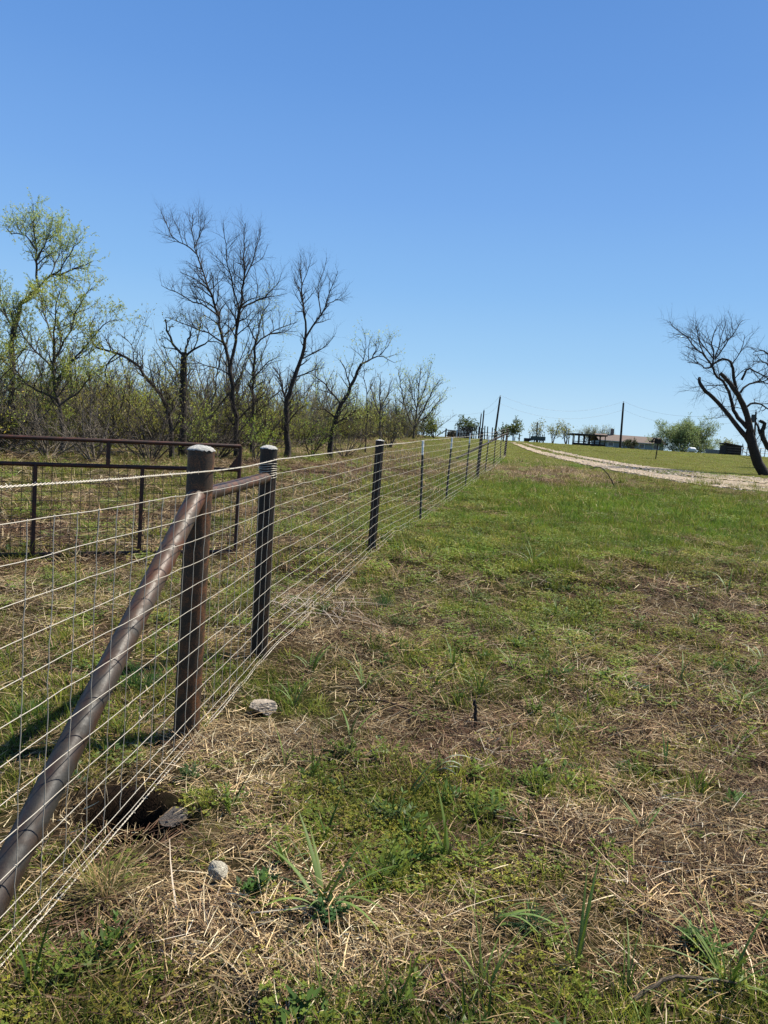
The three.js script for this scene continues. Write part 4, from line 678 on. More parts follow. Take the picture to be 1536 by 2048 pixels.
function tuft(seed, n, rad, h, wid, splay, pal = GREENS, dry = 0.12) {
  const R = rng(seed), b = new Buf();
  for (let i = 0; i < n; i++) { const r = rad * Math.sqrt(R()), w = R() * 6.28, c = R() < dry ? [STRAW[0], STRAW[2], STRAW[4]][Math.floor(R() * 3)] : pal[Math.floor(R() * pal.length)], cc = vary(c, R); b.ribbon(V(Math.cos(w) * r, -0.005, Math.sin(w) * r), R() * 6.28, h * (0.4 + 0.8 * R()), wid * (0.7 + 0.6 * R()), 1.45 - splay * R(), 0.2 + 1.1 * R(), 4, cc, 0, [cc[0] * 1.25, cc[1] * 1.15, cc[2]]); }
  return b.build();
}
function clover(seed, n, rad, h, size, pal) {
  const R = rng(seed), b = new Buf();
  for (let i = 0; i < n; i++) {
    const r = rad * Math.sqrt(R()), w = R() * 6.28, y = h * (0.2 + 0.8 * R()), p = V(Math.cos(w) * r, y, Math.sin(w) * r), c = vary(pal[Math.floor(R() * pal.length)], R), a = R() * 6.28;
    for (let k = 0; k < 3; k++) { const q = a + k * 2.1; b.leaf(p, V(Math.cos(q), 0.15 + 0.3 * (R() - 0.4), Math.sin(q)).normalize(), V((R() - 0.5) * 0.8, 1, (R() - 0.5) * 0.8).normalize(), size * (0.7 + 0.6 * R()), size * 0.7, c); }
    if (R() < 0.3) b.ribbon(V(p.x * 0.8, 0, p.z * 0.8), R() * 6.28, y * 1.1, 0.0025, 1.4, 0.3, 2, [c[0] * 0.9, c[1] * 0.7, c[2]]);
  }
  return b.build();
}
function rosette(seed, stems, rad, size, col) {                   // leafy shoots spreading from one root
  const R = rng(seed), b = new Buf();
  for (let i = 0; i < stems; i++) { const az = R() * 6.28, lift = 0.3 + 1.1 * R(), L = rad * (0.6 + 0.7 * R()), d = V(Math.cos(az) * Math.cos(lift), Math.sin(lift), Math.sin(az) * Math.cos(lift)), c = vary(col, R, 0.5); b.ribbon(V(0, 0, 0), az, L, 0.0025, lift, 0.3, 2, [0.1, 0.11, 0.03]);
    for (let j = 0; j < 8; j++) { const q = d.clone().multiplyScalar(L * (0.25 + 0.8 * R())); b.leaf(q, V(d.x + (R() - 0.5) * 1.8, 0.15 + R() * 0.5, d.z + (R() - 0.5) * 1.8).normalize(), V(R() - 0.5, 1, R() - 0.5).normalize(), size * (0.5 + 0.7 * R()), size * 0.42, vary(c, R, 0.3)); } }
  return b.build();
}
const stuffSets = {};
function stuff(name, label, category, variants, mat) { const g = thing(name, label, category); g.userData.kind = 'stuff'; return stuffSets[name] = { g, variants, mat, items: variants.map(() => []), label }; }
function put(set, R, x, z, s, sy, col, tilt = 0.18) { const k = Math.floor(R() * set.variants.length); set.items[k].push([x, z, s, sy, R() * 6.28, (R() - 0.5) * tilt, (R() - 0.5) * tilt, col]); }
function finish(set, childName) {
  const m = new THREE.Matrix4(), q = new THREE.Quaternion(), e = new THREE.Euler(), c = new THREE.Color();
  set.variants.forEach((geo, k) => { const it = set.items[k]; if (!it.length) return; const im = new THREE.InstancedMesh(geo, set.mat, it.length); im.name = childName; im.userData.kind = 'stuff'; im.castShadow = im.receiveShadow = true;
    it.forEach(([x, z, s, sy, a, t1, t2, col], i) => { const h = height(x, -z), gx = (height(x + 0.1, -z) - h) / 0.1, gz = (height(x, -z - 0.1) - h) / -0.1; e.set(clamp(gz, -0.5, 0.5) + t1, a, -clamp(gx, -0.5, 0.5) + t2, 'XZY'); im.setMatrixAt(i, m.compose(V(x, h, z), q.setFromEuler(e), V(s, sy, s))); im.setColorAt(i, c.setRGB(...col)); }); set.g.add(im); });
}
const bare = [[519, 1428, 0.1], [434, 1772, 0.075], [1354, 1667, 0.03], [350, 1640, 0.06]].map(([a, b, r]) => { const p = gp(a, b); return [p.x, -p.z, r]; });
const inHole = (x, D) => bare.some(([a, b, r]) => Math.hypot(x - a, (D - b + 0.03) * 0.8) < r) || Math.hypot((x - HOLE.x + 0.25 * (D - HOLE.D)) / 0.28, (D - HOLE.D) / 0.19) < 1.0;
const straw = stuff('dry_straw', 'matted dead straw and grass stems lying over the foreground ground', 'straw', [strawMat(1, 60, 0.15, 0.105, 0.0026, 0.3), strawMat(2, 60, 0.16, 0.12, 0.0026, 0.5), strawMat(3, 50, 0.15, 0.14, 0.0032, 0.65), strawMat(4, 90, 0.14, 0.06, 0.0024, 0.1)], M.straw);
const brownLitter = stuff('brown_litter', 'dark reddish brown rotting grass litter in patches among the straw', 'litter', [strawMat(11, 60, 0.16, 0.14, 0.0034, 0.4, [[0.1, 0.055, 0.035], [0.14, 0.08, 0.05], [0.06, 0.036, 0.025], [0.24, 0.16, 0.1]]), strawMat(12, 60, 0.15, 0.1, 0.004, 0.2, [[0.085, 0.05, 0.034], [0.12, 0.07, 0.045], [0.05, 0.033, 0.024]])], M.straw);
const longStraw = stuff('long_dry_stems', 'long pale dry stems scattered over the straw at the right', 'dry stems', [strawMat(21, 9, 0.2, 0.34, 0.0048, 0.5, [[0.45, 0.36, 0.25], [0.38, 0.29, 0.19], [0.5, 0.42, 0.31]]), strawMat(22, 7, 0.2, 0.42, 0.0042, 0.3, [[0.42, 0.33, 0.23], [0.3, 0.2, 0.14]]), strawMat(23, 10, 0.2, 0.28, 0.0058, 0.2, [[0.5, 0.41, 0.29], [0.42, 0.34, 0.23]])], M.straw);
const shortGrass = stuff('short_grass', 'fine short green grass growing through the straw', 'grass', [tuft(31, 44, 0.07, 0.075, 0.0028, 0.9), tuft(32, 50, 0.1, 0.06, 0.0026, 1.1), tuft(33, 30, 0.05, 0.11, 0.0032, 0.7)], M.blade);
const weeds = stuff('ground_weeds', 'low yellow green clover-like weeds spreading over the pasture', 'weeds', [clover(41, 60, 0.14, 0.05, 0.014, [[0.23, 0.25, 0.03], [0.16, 0.21, 0.03], [0.29, 0.27, 0.04]]), clover(42, 44, 0.1, 0.06, 0.018, [[0.14, 0.21, 0.03], [0.19, 0.24, 0.03]]), clover(43, 70, 0.16, 0.04, 0.011, [[0.27, 0.26, 0.035], [0.19, 0.16, 0.025]])], M.leaf);
const meadow = stuff('meadow_grass', 'bright green longer meadow grass on the slope below the track', 'grass', [tuft(51, 46, 0.2, 0.2, 0.008, 0.7, [[0.095, 0.175, 0.014], [0.13, 0.215, 0.018], [0.075, 0.14, 0.014]], 0.02), tuft(52, 46, 0.24, 0.15, 0.008, 0.9, [[0.11, 0.185, 0.016], [0.15, 0.225, 0.02]], 0.04)], M.blade);
const deadWeeds = stuff('dead_weeds', 'grey brown standing dead weeds in clumps on the far slope', 'dead weeds', [tuft(61, 30, 0.22, 0.34, 0.006, 0.9, [[0.2, 0.155, 0.12], [0.15, 0.115, 0.09], [0.26, 0.2, 0.14]], 0.2), tuft(62, 36, 0.2, 0.2, 0.006, 1.2, [[0.24, 0.18, 0.12], [0.17, 0.13, 0.1]], 0.3)], M.straw);
const DEEP = [[0.075, 0.125, 0.018], [0.105, 0.155, 0.02], [0.055, 0.1, 0.02]];
const wild = stuff('wild_grass', 'scattered taller green grass shoots standing out of the straw', 'grass', [tuft(81, 12, 0.05, 0.17, 0.008, 0.6, DEEP, 0.08), tuft(82, 8, 0.04, 0.2, 0.011, 0.6, DEEP, 0.1), tuft(83, 16, 0.07, 0.13, 0.0065, 0.9, GREENS, 0.1), tuft(84, 20, 0.06, 0.1, 0.005, 1.0, DEEP, 0.05)], M.blade);
const leafyWeeds = stuff('leafy_weeds', 'small leafy dark green weeds scattered among the grass and straw', 'weeds', [rosette(91, 9, 0.075, 0.032, [0.07, 0.125, 0.02]), rosette(92, 14, 0.1, 0.026, [0.1, 0.15, 0.02]), rosette(93, 7, 0.06, 0.04, [0.06, 0.11, 0.022])], M.leaf);
const lawn = stuff('lawn_grass', 'short olive green grass of the wide lawn beyond the track', 'grass', [tuft(71, 40, 0.45, 0.09, 0.02, 1.1, [[0.19, 0.23, 0.035], [0.23, 0.25, 0.045], [0.16, 0.2, 0.03]], 0.12), tuft(72, 40, 0.5, 0.07, 0.024, 1.2, [[0.21, 0.24, 0.045], [0.25, 0.25, 0.06]], 0.15)], M.blade);
{
  const R = rng(2024);
  const sample = (D0, D1, perM2, fn, margin = 0.9) => {     // even over the ground between two distances, in the field of view and a little beyond
    const W = D => 0.6 * D + margin, area = 0.6 * (D1 * D1 - D0 * D0) + 2 * margin * (D1 - D0), n = Math.round(area * perM2);
    for (let i = 0; i < n; ) { const D = D0 + (D1 - D0) * R(); if (R() > W(D) / W(D1)) continue; const x = (R() * 2 - 1) * W(D); i++; if (inHole(x, D)) continue; fn(x, D); }
  };
  const tint = (x, D, a = 0.28) => { const k = 1 + a * fbm(x * 1.7, D * 1.7, 3) * 1.6, h = 1 + 0.12 * noise(x * 0.8, D * 0.8, 20); return [k, k / (0.5 + 0.5 * h), k / h]; };
  for (const [a, b, dens, s] of [[1.5, 4.2, 150, 0.9], [4.2, 8, 74, 1.15], [8, 14, 26, 1.7], [14, 26, 7, 2.8]]) sample(a, b, dens, (x, D) => {
    const w = mix(x, D), u = R(), sz = s * (0.8 + 0.5 * R()), T = tint(x, D);
    const T2 = w.pale ? T.map((k, i) => k * (1 + 0.6 * Math.min(1, w.pale))) : T;
    if (u < w.d * 0.95) put(straw, R, x, -D, sz, sz * (0.8 + 0.8 * w.d), T2);
    if (R() < w.r * 0.75) put(brownLitter, R, x, -D, sz, sz, T);
    if (R() < (w.d - 0.6) * (x > 0.3 ? 0.24 : 0.1)) put(longStraw, R, x, -D, Math.min(sz, 1.1) * 0.85, 0.9, T2, 0.3);
  });
  for (const [a, b, dens, s] of [[1.5, 4.2, 170, 0.95], [4.2, 8, 90, 1.2], [8, 15, 34, 1.75], [15, 30, 8, 2.8]]) sample(a, b, dens, (x, D) => {
    const w = mix(x, D), sz = s * (0.7 + 0.6 * R()), T = tint(x, D, 0.35);
    if (R() < Math.pow(w.g, 1.3) * 1.25) put(shortGrass, R, x, -D, sz, sz * (0.7 + 0.5 * R()) * (D < 2.6 ? 1.25 : 1), T);
    if (R() < w.y * (D > 5 ? 0.8 : 0.55) + 0.015) put(weeds, R, x, -D, sz * 0.85, sz * 0.85, T);
  });
  for (const [a, b, dens] of [[1.6, 6, 24], [6, 14, 10]]) sample(a, b, dens, (x, D) => { const w = mix(x, D); if (R() < clamp(w.g * 1.1 - 0.12, 0, 1)) put(wild, R, x, -D, 0.7 + 0.6 * R() + D * 0.02, 0.6 + 0.6 * R(), tint(x, D, 0.2)); if (R() < clamp(w.g * 0.5 + w.y * 0.3 - 0.08, 0, 0.7) * (0.3 + Math.max(0, fbm(x * 1.5 + 70, D * 1.5, 2)) * 3)) put(leafyWeeds, R, x, -D, 0.7 + 0.7 * R() + D * 0.02, 0.7 + 0.6 * R(), tint(x, D, 0.2)); });
  sample(9, 36, 19, (x, D) => { const w = mix(x, D), rd = x > 5 && D > 20 ? roadDist(x, D) : 9; if (rd < 1.06 || x < -0.15 * 0 - 2 + 0.2 * (D - 9)) return; if (R() < clamp((w.g - 0.62) * 1.6, 0, 1)) put(meadow, R, x, -D, 0.6 + 0.025 * D + 0.3 * R(), (0.5 + 0.012 * D + 0.4 * R()) * (0.3 + 0.7 * smooth(1.0, 2.2, rd)), tint(x, D, 0.2)); }, 3);
  sample(7, 48, 4.5, (x, D) => { const w = mix(x, D); if (x > 5 && D > 20 && roadDist(x, D) < 1.1) return; if (D > 34 && x > 9) return; if (R() < w.weed * 0.8 + (x < -0.2 * 0 + 0.2 * (D - 9) - 1 ? 0.5 * clamp(w.s + w.d - 0.3, 0, 1) : 0.02)) put(deadWeeds, R, x, -D, 0.7 + 0.6 * R() + D * 0.014, 0.5 + 0.6 * R(), tint(x, D)); }, 3);
  sample(32, 74, 3.0, (x, D) => { if (x < 3.5 + (D - 32) * 0.08) return; const rd = roadDist(x, D); if (rd < 1.1 && !(D > 42 && roadCentre(x, D) < 0.3)) return; put(lawn, R, x, -D, 0.8 + 0.5 * R(), 0.5 + 0.5 * R() + (rd < 1.2 ? 0.5 : 0), tint(x * 0.3, D * 0.3, 0.25)); }, 3);
  sample(26, 70, 1.6, (x, D) => { if (x > 3.5 + (D - 32) * 0.08) return; put(R() < 0.55 ? lawn : deadWeeds, R, x, -D, 0.9 + 0.5 * R(), 0.7 + 0.8 * R(), tint(x, D)); }, 2);
  finish(wild, 'blades'); finish(leafyWeeds, 'leaves'); finish(straw, 'straw'); finish(brownLitter, 'litter'); finish(longStraw, 'stems'); finish(shortGrass, 'blades'); finish(weeds, 'leaves'); finish(meadow, 'blades'); finish(deadWeeds, 'stalks'); finish(lawn, 'blades');
  // limestone gravel on the track
  const grav = stuff('track_gravel', 'pale limestone gravel strewn on the farm track', 'gravel', [0, 1, 2].map(k => { const g = new THREE.IcosahedronGeometry(1, 0), P = g.attributes.position; for (let i = 0; i < P.count; i++) { const f = 1 + 0.5 * noise(P.getX(i) * 2 + k, P.getY(i) * 2, P.getZ(i) * 2); P.setXYZ(i, P.getX(i) * f, P.getY(i) * f * 0.6, P.getZ(i) * f); } g.computeVertexNormals(); g.setAttribute('color', new THREE.Float32BufferAttribute(new Float32Array(P.count * 3).fill(1), 3)); return g; }), new THREE.MeshStandardMaterial({ vertexColors: true, roughness: 0.95 }));
  for (let i = 0; i < 7000; i++) { const s = Math.pow(R(), 1.6) * 0.75, w = R(), p = curveNear.getPoint(s).lerp(curveFar.getPoint(s), w), k = 0.28 + 0.4 * R() * R(), z = 0.02 + 0.06 * Math.pow(R(), 3); if (Math.abs(w - 0.5) < 0.15 && R() < 0.4) continue; put(grav, R, p.x, p.z, z, z, [k * 1.15, k * 0.95, k * 0.72], 1); }
  finish(grav, 'stones');
}

// ------------------------------------------------------------------ plants, stones and sticks one can point at
function broadGrass(label, px, py, hpx, n, seed, o = {}) {
  const p = gp(px, py), R = rng(seed), t = thing('grass_plant', label, 'grass plant', p), sc = hpx / FOCAL * -p.z * 1.3;
  n = Math.round(n * 1.4);
  for (let i = 0; i < n; i++) {
    const b = new Buf(), az = o.az !== undefined ? o.az + (R() - 0.5) * (o.spread ?? 1.5) : R() * 6.28, L = sc * (i === 0 ? 1.1 : 0.55 + 0.6 * R()), c = vary(o.col ?? [0.092, 0.16, 0.026], R, 0.4), lift = 1.45 - (o.splay ?? 0.55) * R();
    const tip = b.ribbon(V((R() - 0.5) * 0.03, -0.01, (R() - 0.5) * 0.03), az, L, (o.wid ?? 0.016) * (0.5 + 0.5 * R()), lift, (o.bend ?? 1.3) * (0.3 + 0.9 * R()), 10, c, 0.35, o.tip ?? [c[0] * 1.5, c[1] * 1.3, c[2] * 1.2]);
    part('leaf_blade', b.build(), M.broad, t);
  }
  const st = new Buf(); for (let k = 0; k < 3; k++) st.ribbon(V(0.006 * k, -0.01, 0), R() * 6.28, sc * 0.4, 0.006, 1.45, 0.15, 3, [0.2, 0.16, 0.08]); part('stem', st.build(), M.straw, t);
  return t;
}
const GP = [
  ['largest broad-bladed green grass plant, low in the middle of the foreground', 648, 1815, 150, 15, 1, { wid: 0.021, splay: 0.8, bend: 1.3 }],
  ['upright green grass shoot with one tall pointed blade right of the largest grass plant', 893, 1722, 115, 4, 2, { wid: 0.02, splay: 0.25, bend: 0.4 }],
  ['dark green grass shoots above the upright shoot, beside green weeds', 815, 1595, 85, 4, 3, { wid: 0.02, az: 0.3, bend: 0.8 }],
  ['green grass shoot with a curled pale blade tip left of the dark stick', 872, 1545, 75, 3, 4, { wid: 0.02, tip: [0.4, 0.42, 0.36], bend: 2.2, az: 0.2, spread: 0.6 }],
  ['cluster of upright green blades left of the dark stick', 958, 1395, 75, 9, 5, { wid: 0.014, splay: 0.4 }],
  ['green blades rising behind the cluster beside the dark stick', 905, 1335, 60, 7, 6, { wid: 0.013, splay: 0.5 }],
  ['grass clump with a broad dark blade above the small green weed', 728, 1378, 75, 7, 7, { wid: 0.017, splay: 0.5 }],
  ['slim green shoot left of the pale straw patch', 568, 1545, 95, 3, 8, { wid: 0.013, splay: 0.3 }],
  ['thin blue green shoot with crossed blades above the pale straw', 700, 1475, 80, 4, 9, { wid: 0.014, splay: 0.8 }],
  ['tall arching grass with drooping tips at the right in the brown straw', 1358, 1372, 85, 6, 10, { wid: 0.015, bend: 2.1 }],
  ['cluster of arching grass lower right of the drooping grass', 1478, 1415, 70, 6, 11, { wid: 0.014, bend: 1.9 }],
  ['short pale green stubby blade alone in brown straw right of the dark stick', 1122, 1473, 38, 2, 12, { wid: 0.022, splay: 0.3, bend: 0.2, col: [0.16, 0.24, 0.06] }],
  ['single green shoot standing on brown straw at the right', 1333, 1540, 60, 2, 13, { wid: 0.018, splay: 0.2, bend: 0.3, col: [0.1, 0.19, 0.04] }],
  ['thin green shoot with one bent blade in the straw right of centre', 1283, 1668, 95, 4, 14, { wid: 0.014, splay: 0.5, bend: 1.4 }],
  ['three long blue green blades fanning up near the bottom right', 1150, 1935, 170, 4, 15, { wid: 0.016, splay: 0.5, bend: 0.5 }],
  ['long blade arching right beside small weeds low in the foreground', 985, 1850, 110, 5, 16, { wid: 0.017, bend: 1.6, az: 0.4, spread: 1.4 }],
  ['dense clump of tall grass at the bottom right corner', 1455, 1975, 190, 12, 17, { wid: 0.012, splay: 0.7, bend: 1.0 }],
  ['broad blades low beside the pale straw left of the largest grass plant', 570, 1728, 70, 5, 18, { wid: 0.02, splay: 0.7 }],
  ['leafy green grass clump right of the second post foot', 622, 1345, 75, 8, 19, { wid: 0.014, splay: 0.5 }],
  ['green blades between the second post and the first weeds', 590, 1415, 70, 6, 20, { wid: 0.012, splay: 0.4 }],
  ['tall thin grass at the bottom edge left of middle', 640, 2010, 120, 10, 21, { wid: 0.008, splay: 0.6 }],
  ['tall thin grass at the bottom edge right of middle', 965, 1985, 130, 10, 22, { wid: 0.009, splay: 0.6 }],
  ['tall thin grass at the bottom edge under the three long blades', 1255, 1990, 130, 10, 23, { wid: 0.009, splay: 0.6 }],
  ['green grass on the right edge by the dark brown straw', 1525, 1330, 65, 5, 24, { wid: 0.015, bend: 1.8 }],
  ['pair of upright shoots in the brown patch far right of the clover', 1455, 1185, 45, 4, 25, { wid: 0.02, splay: 0.3 }],
  ['bright shoots at the edge of the brown patch on the right', 1112, 1235, 45, 7, 26, { wid: 0.014, splay: 0.6 }],
  ['loose green grass clump in the middle distance on the right', 1390, 1250, 45, 8, 27, { wid: 0.016, splay: 0.7 }],
  ['spiky green grass patch in the middle of the pasture', 1065, 1130, 45, 10, 28, { wid: 0.018, splay: 0.8 }],
  ['spiky green grass left of the spiky patch by a pale stick', 945, 1200, 40, 8, 29, { wid: 0.016, splay: 0.8 }],
  ['green shoots above the cluster beside the stick, right of it', 1030, 1345, 60, 7, 30, { wid: 0.013, splay: 0.4 }],
];
for (const [label, px, py, h, n, seed, o] of GP) broadGrass(label, px, py, h, n, seed + 100, o);
function tussock(label, px, py, wpx, hpx, n, seed, pal, dry = 0.05) { const p = gp(px, py), k = -p.z / FOCAL, t = thing('grass_tussock', label, 'tussock', p), g = tuft(seed, n, wpx * k * 0.28, hpx * k * 1.35, 0.0035, 1.15, pal, dry); part('blades', g, M.blade, t).userData.kind = 'stuff'; const d = strawMat(seed + 5, 40, wpx * k * 0.35, hpx * k, 0.003, 0.2); part('dead_blades', d, M.straw, t).userData.kind = 'stuff'; }
tussock('dark green tussock between the slanting brace and the nearest post', 278, 1378, 95, 48, 260, 301, [[0.03, 0.09, 0.02], [0.04, 0.11, 0.025]]);
tussock('pale yellow green wispy tussock under the wires in the bottom left', 205, 1800, 110, 95, 240, 302, [[0.17, 0.18, 0.05], [0.11, 0.14, 0.035], [0.24, 0.2, 0.09]], 0.3);
tussock('small dark blue green tussock in the middle distance right of the slim black post', 767, 1215, 48, 36, 160, 303, [[0.04, 0.09, 0.03], [0.05, 0.11, 0.03]]);
tussock('little dark green tussock just in front of the other dark tussock in the middle distance', 795, 1250, 40, 26, 130, 304, [[0.04, 0.085, 0.02], [0.06, 0.11, 0.025]]);
tussock('dark green tuft in the shade of the slanting brace at the far left', 60, 1440, 100, 40, 200, 305, [[0.045, 0.095, 0.02], [0.06, 0.12, 0.02]]);
tussock('small blue green tuft near the bottom right of the largest grass plant', 1062, 1858, 55, 48, 120, 306, [[0.04, 0.095, 0.04], [0.05, 0.105, 0.035]]);
tussock('tiny blue green tuft near the bottom left of the foreground', 445, 1945, 45, 30, 90, 307, [[0.06, 0.12, 0.05], [0.05, 0.11, 0.045]]);
function weed(label, px, py, wpx, hpx, seed, col, size = 0.03) {
  const p = gp(px, py), k = -p.z / FOCAL, R = rng(seed), t = thing('weed', label, 'weed', p), st = new Buf(), lf = new Buf();
  for (let i = 0; i < 16; i++) { const az = R() * 6.28, lift = 0.35 + 1.0 * R(), L = (wpx * 0.5 * Math.cos(lift) + hpx * Math.sin(lift)) * k * (0.6 + 0.5 * R()), c = vary(col, R, 0.5), pts = []; const d = V(Math.cos(az) * Math.cos(lift), Math.sin(lift), Math.sin(az) * Math.cos(lift)); for (let j = 0; j <= 4; j++) pts.push(V(d.x * L * j / 4, d.y * L * j / 4 - 0.12 * L * (j / 4) ** 2, d.z * L * j / 4)); st.tube(pts, 0.0016, 4, [0.12, 0.13, 0.04]);
    for (let j = 0; j < 11; j++) { const f = 0.25 + 0.78 * R(), q = pts[0].clone().lerp(pts[4], f); lf.leaf(q, V(d.x + (R() - 0.5) * 2, 0.25 + R() * 0.5, d.z + (R() - 0.5) * 2).normalize(), V((R() - 0.5), 1, (R() - 0.5)).normalize(), size * (0.6 + 0.7 * R()), size * 0.45, vary(c, R, 0.3)); } }
  part('stems', st.build(), M.straw, t); part('leaves', lf.build(), M.leaf, t);
}
weed('leafy dark green weed between the white stone and the largest grass plant', 508, 1795, 95, 38, 401, [0.055, 0.115, 0.02]);
weed('bushy green weed with a yellowish top left of the rust-brown litter', 692, 1515, 70, 42, 402, [0.1, 0.14, 0.02]);
weed('pale green rosette weed beside the pile of dead stems at the fence foot', 648, 1228, 38, 22, 403, [0.13, 0.19, 0.06]);
weed('spreading light green weeds in the centre of the foreground', 790, 1650, 130, 50, 404, [0.07, 0.12, 0.025]);
weed('dark green weeds to the right of the spreading weeds', 1070, 1580, 90, 38, 405, [0.09, 0.13, 0.022]);
weed('yellow green creeping weed in the brown straw right of the dark stick', 1090, 1535, 110, 26, 406, [0.13, 0.16, 0.025], 0.024);
weed('green weed at the right in brown litter by arching grass', 1270, 1260, 70, 28, 407, [0.1, 0.15, 0.022]);
weed('small weed below the largest grass plant', 655, 1850, 70, 48, 408, [0.05, 0.11, 0.03]);
weed('low weed near the white stone tucked under dead grass', 380, 1560, 60, 22, 409, [0.06, 0.11, 0.03], 0.022);
weed('green weed with broad leaves at the bottom right by the tall clump', 1395, 1900, 80, 45, 410, [0.06, 0.125, 0.025]);
weed('weed at the left edge of the foreground above the dark hole', 150, 1570, 50, 18, 411, [0.05, 0.1, 0.03], 0.022);
// stones
const stoneMap = noiseTexture(256, (u, v) => { const t = 0.8 + 0.25 * tile(u, v, 30, 4) + 0.15 * tile(u, v, 90, 7); return [t, t * 0.98, t * 0.93]; });
function stone(label, px, py, wpx, ratio, deep, seed, col, sink = 0.25, cat = 'stone', name = 'stone') {
  const p = gp(px, py), w = 1.12 * wpx / FOCAL * -p.z / 2, g = new THREE.IcosahedronGeometry(1, 18), P = g.attributes.position, q = V(), R = rng(seed), cuts = [];
  for (let i = 0; i < 9; i++) cuts.push([V(R() - 0.5, R() - 0.45, R() - 0.5).normalize(), 0.45 + 0.3 * R()]);
  for (let i = 0; i < P.count; i++) { q.fromBufferAttribute(P, i); for (const [n, d] of cuts) { const e = q.dot(n) - d; if (e > 0) q.addScaledVector(n, -e * 0.97); } const f = 1 + 0.07 * noise(q.x * 3, q.y * 3, q.z * 3 + seed) + 0.06 * noise(q.x * 7, q.y * 7, q.z * 7 + seed) + 0.035 * noise(q.x * 19, q.y * 19, q.z * 19 + seed); q.multiplyScalar(f); P.setXYZ(i, q.x * w, (q.y * ratio + ratio * (1 - sink * 2) * 1.0) * w, q.z * w * deep); }
  g.rotateY(seed); const nm = new Buf(); g.computeVertexNormals(); const o = part(name, g, new THREE.MeshStandardMaterial({ color: C(...col), map: stoneMap, bumpMap: groundBump, bumpScale: 0.006, roughness: 0.95 }), scene); o.position.copy(p); return tag(o, label, cat);
}
stone('pinkish white limestone lump lying in straw right of the nearest post foot', 519, 1428, 62, 0.55, 0.75, 3, [0.7, 0.61, 0.52], 0.05);
stone('white angular stone low in the left foreground below the dark hole', 434, 1772, 46, 1.05, 0.8, 5, [0.8, 0.76, 0.66], -0.12);
stone('tiny white pebble on the brown straw at the right', 1354, 1667, 13, 0.6, 0.7, 7, [0.62, 0.58, 0.48], 0.2, 'pebble', 'pebble');
stone('small pale pebble among straw near the bottom left', 388, 1935, 12, 0.6, 0.8, 9, [0.5, 0.47, 0.4], 0.2, 'pebble', 'pebble');
stone('small pale pebble in the gravelly straw low at the right', 1405, 1782, 14, 0.6, 0.8, 11, [0.5, 0.46, 0.4], 0.2, 'pebble', 'pebble');
{ // the flat slab over the burrow
  const s = stone('flat grey slab jutting over the dark burrow beside the fence foot', 348, 1642, 66, 0.34, 0.8, 17, [0.2, 0.175, 0.16], 0.15, 'stone', 'stone_slab'); s.rotation.set(0.16, 0.5, 0.14); s.position.y += 0.012;
}
// sticks
function stick(name, label, cat, pts, r, col, opt = {}) { const p0 = pts[0], w = pts.map(p => p.clone().sub(p0)), c = new THREE.CatmullRomCurve3(w), n = 14, R = rng(Math.round(r * 1e5)), path = c.getPoints(n); path.forEach((p, i) => { if (i && i < n) p.add(V((R() - 0.5) * r, (R() - 0.5) * r, (R() - 0.5) * r)); }); const o = part(name, new Buf().tube(path, path.map((_, i) => r * (1 - (opt.taper ?? 0.5) * i / n) * (0.9 + 0.2 * R())), 7, [1, 1, 1], true).build(), bark(...col), scene); o.position.copy(p0); return tag(o, label, cat); }
const lay = (px, py, dy = 0.015) => gp(px, py).add(V(0, dy, 0));
{ const b = gp(952, 1460); stick('stick', 'short dark broken stick standing upright in the middle of the straw', 'stick', [b.clone().add(V(0, -0.05, 0)), ap(951, 1430, -b.z), ap(948, 1400, -b.z)], 0.0115, [0.05, 0.035, 0.028], { taper: 0.15 }); }
stick('stick', 'pale straight stick lying across the green in the middle distance', 'stick', [lay(985, 1112, 0.04), lay(1015, 1110, 0.05), lay(1048, 1111, 0.04)], 0.012, [0.42, 0.36, 0.28]);
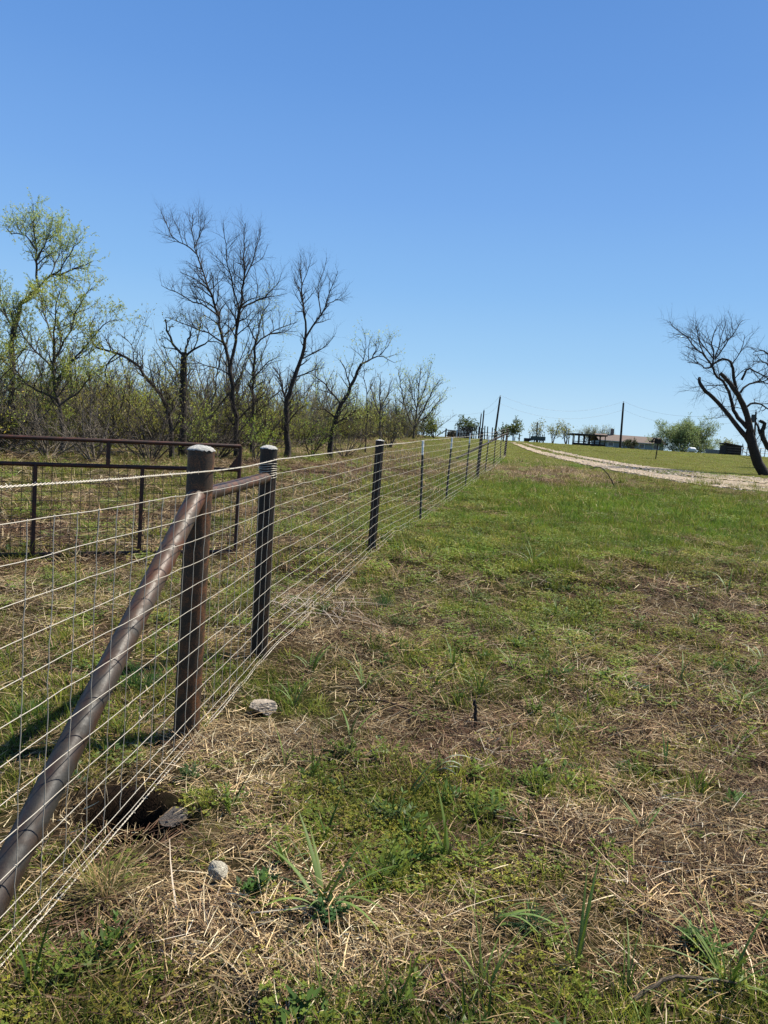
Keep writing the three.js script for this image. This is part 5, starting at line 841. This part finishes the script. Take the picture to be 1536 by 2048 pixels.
{ const b = gp(1231, 978); stick('bent_stem', 'dark bent stem arching up from the grass below the track', 'stem', [b, ap(1222, 958, -b.z), ap(1208, 940, -b.z), ap(1196, 934, -b.z), ap(1180, 938, -b.z)], 0.02, [0.06, 0.05, 0.04]); }
stick('stick', 'thick pale broken stalk lying in brown straw at the right edge', 'stick', [lay(1462, 1525, 0.03), lay(1478, 1503, 0.05), lay(1486, 1495, 0.05), lay(1520, 1470, 0.06)], 0.008, [0.5, 0.42, 0.3]);
stick('twig', 'thin brown twig lying in the grass at the bottom left', 'twig', [lay(440, 1905), lay(470, 1965, 0.03), lay(500, 2000, 0.02), lay(530, 2030, 0.01)], 0.005, [0.12, 0.085, 0.06]);
stick('dry_stalk', 'long grey dry stalk lying across the grass at the bottom right', 'stalk', [lay(1265, 2030, 0.05), lay(1330, 2005, 0.08), lay(1400, 1998, 0.07), lay(1470, 1990, 0.04)], 0.007, [0.3, 0.24, 0.17]);
stick('stick', 'dark brown branch curving over the rust-brown litter', 'stick', [lay(690, 1412, 0.03), lay(760, 1420, 0.06), lay(830, 1440, 0.05), lay(960, 1500, 0.03)], 0.006, [0.14, 0.085, 0.06]);
stick('stick', 'pale dry stalk on the brown litter at the far right', 'stick', [lay(1370, 1490, 0.03), lay(1430, 1475, 0.05), lay(1500, 1440, 0.06)], 0.006, [0.45, 0.37, 0.27]);
{ const R = rng(66), b = new Buf(), c = gp(610, 1215), t = thing('stem_pile', 'heap of long dead grey stems at the foot of the fence before the slim post', 'stem pile', c); for (let i = 0; i < 150; i++) { const x = (R() - 0.5) * 0.9, z = (R() - 0.5) * 0.7; const p = on(c.x + x, c.z + z, 0.01 + 0.09 * R()).sub(c), az = 0.9 + (R() - 0.5) * 2.2; b.ribbon(p, az, 0.25 + 0.4 * R(), 0.006, (R() - 0.4) * 0.5, 0.3 * R(), 4, vary([0.36, 0.29, 0.22], R, 0.6), 0, null, R() - 0.5); } part('stems', b.build(), M.straw, t).userData.kind = 'stuff'; }

renderer.render(scene, camera);
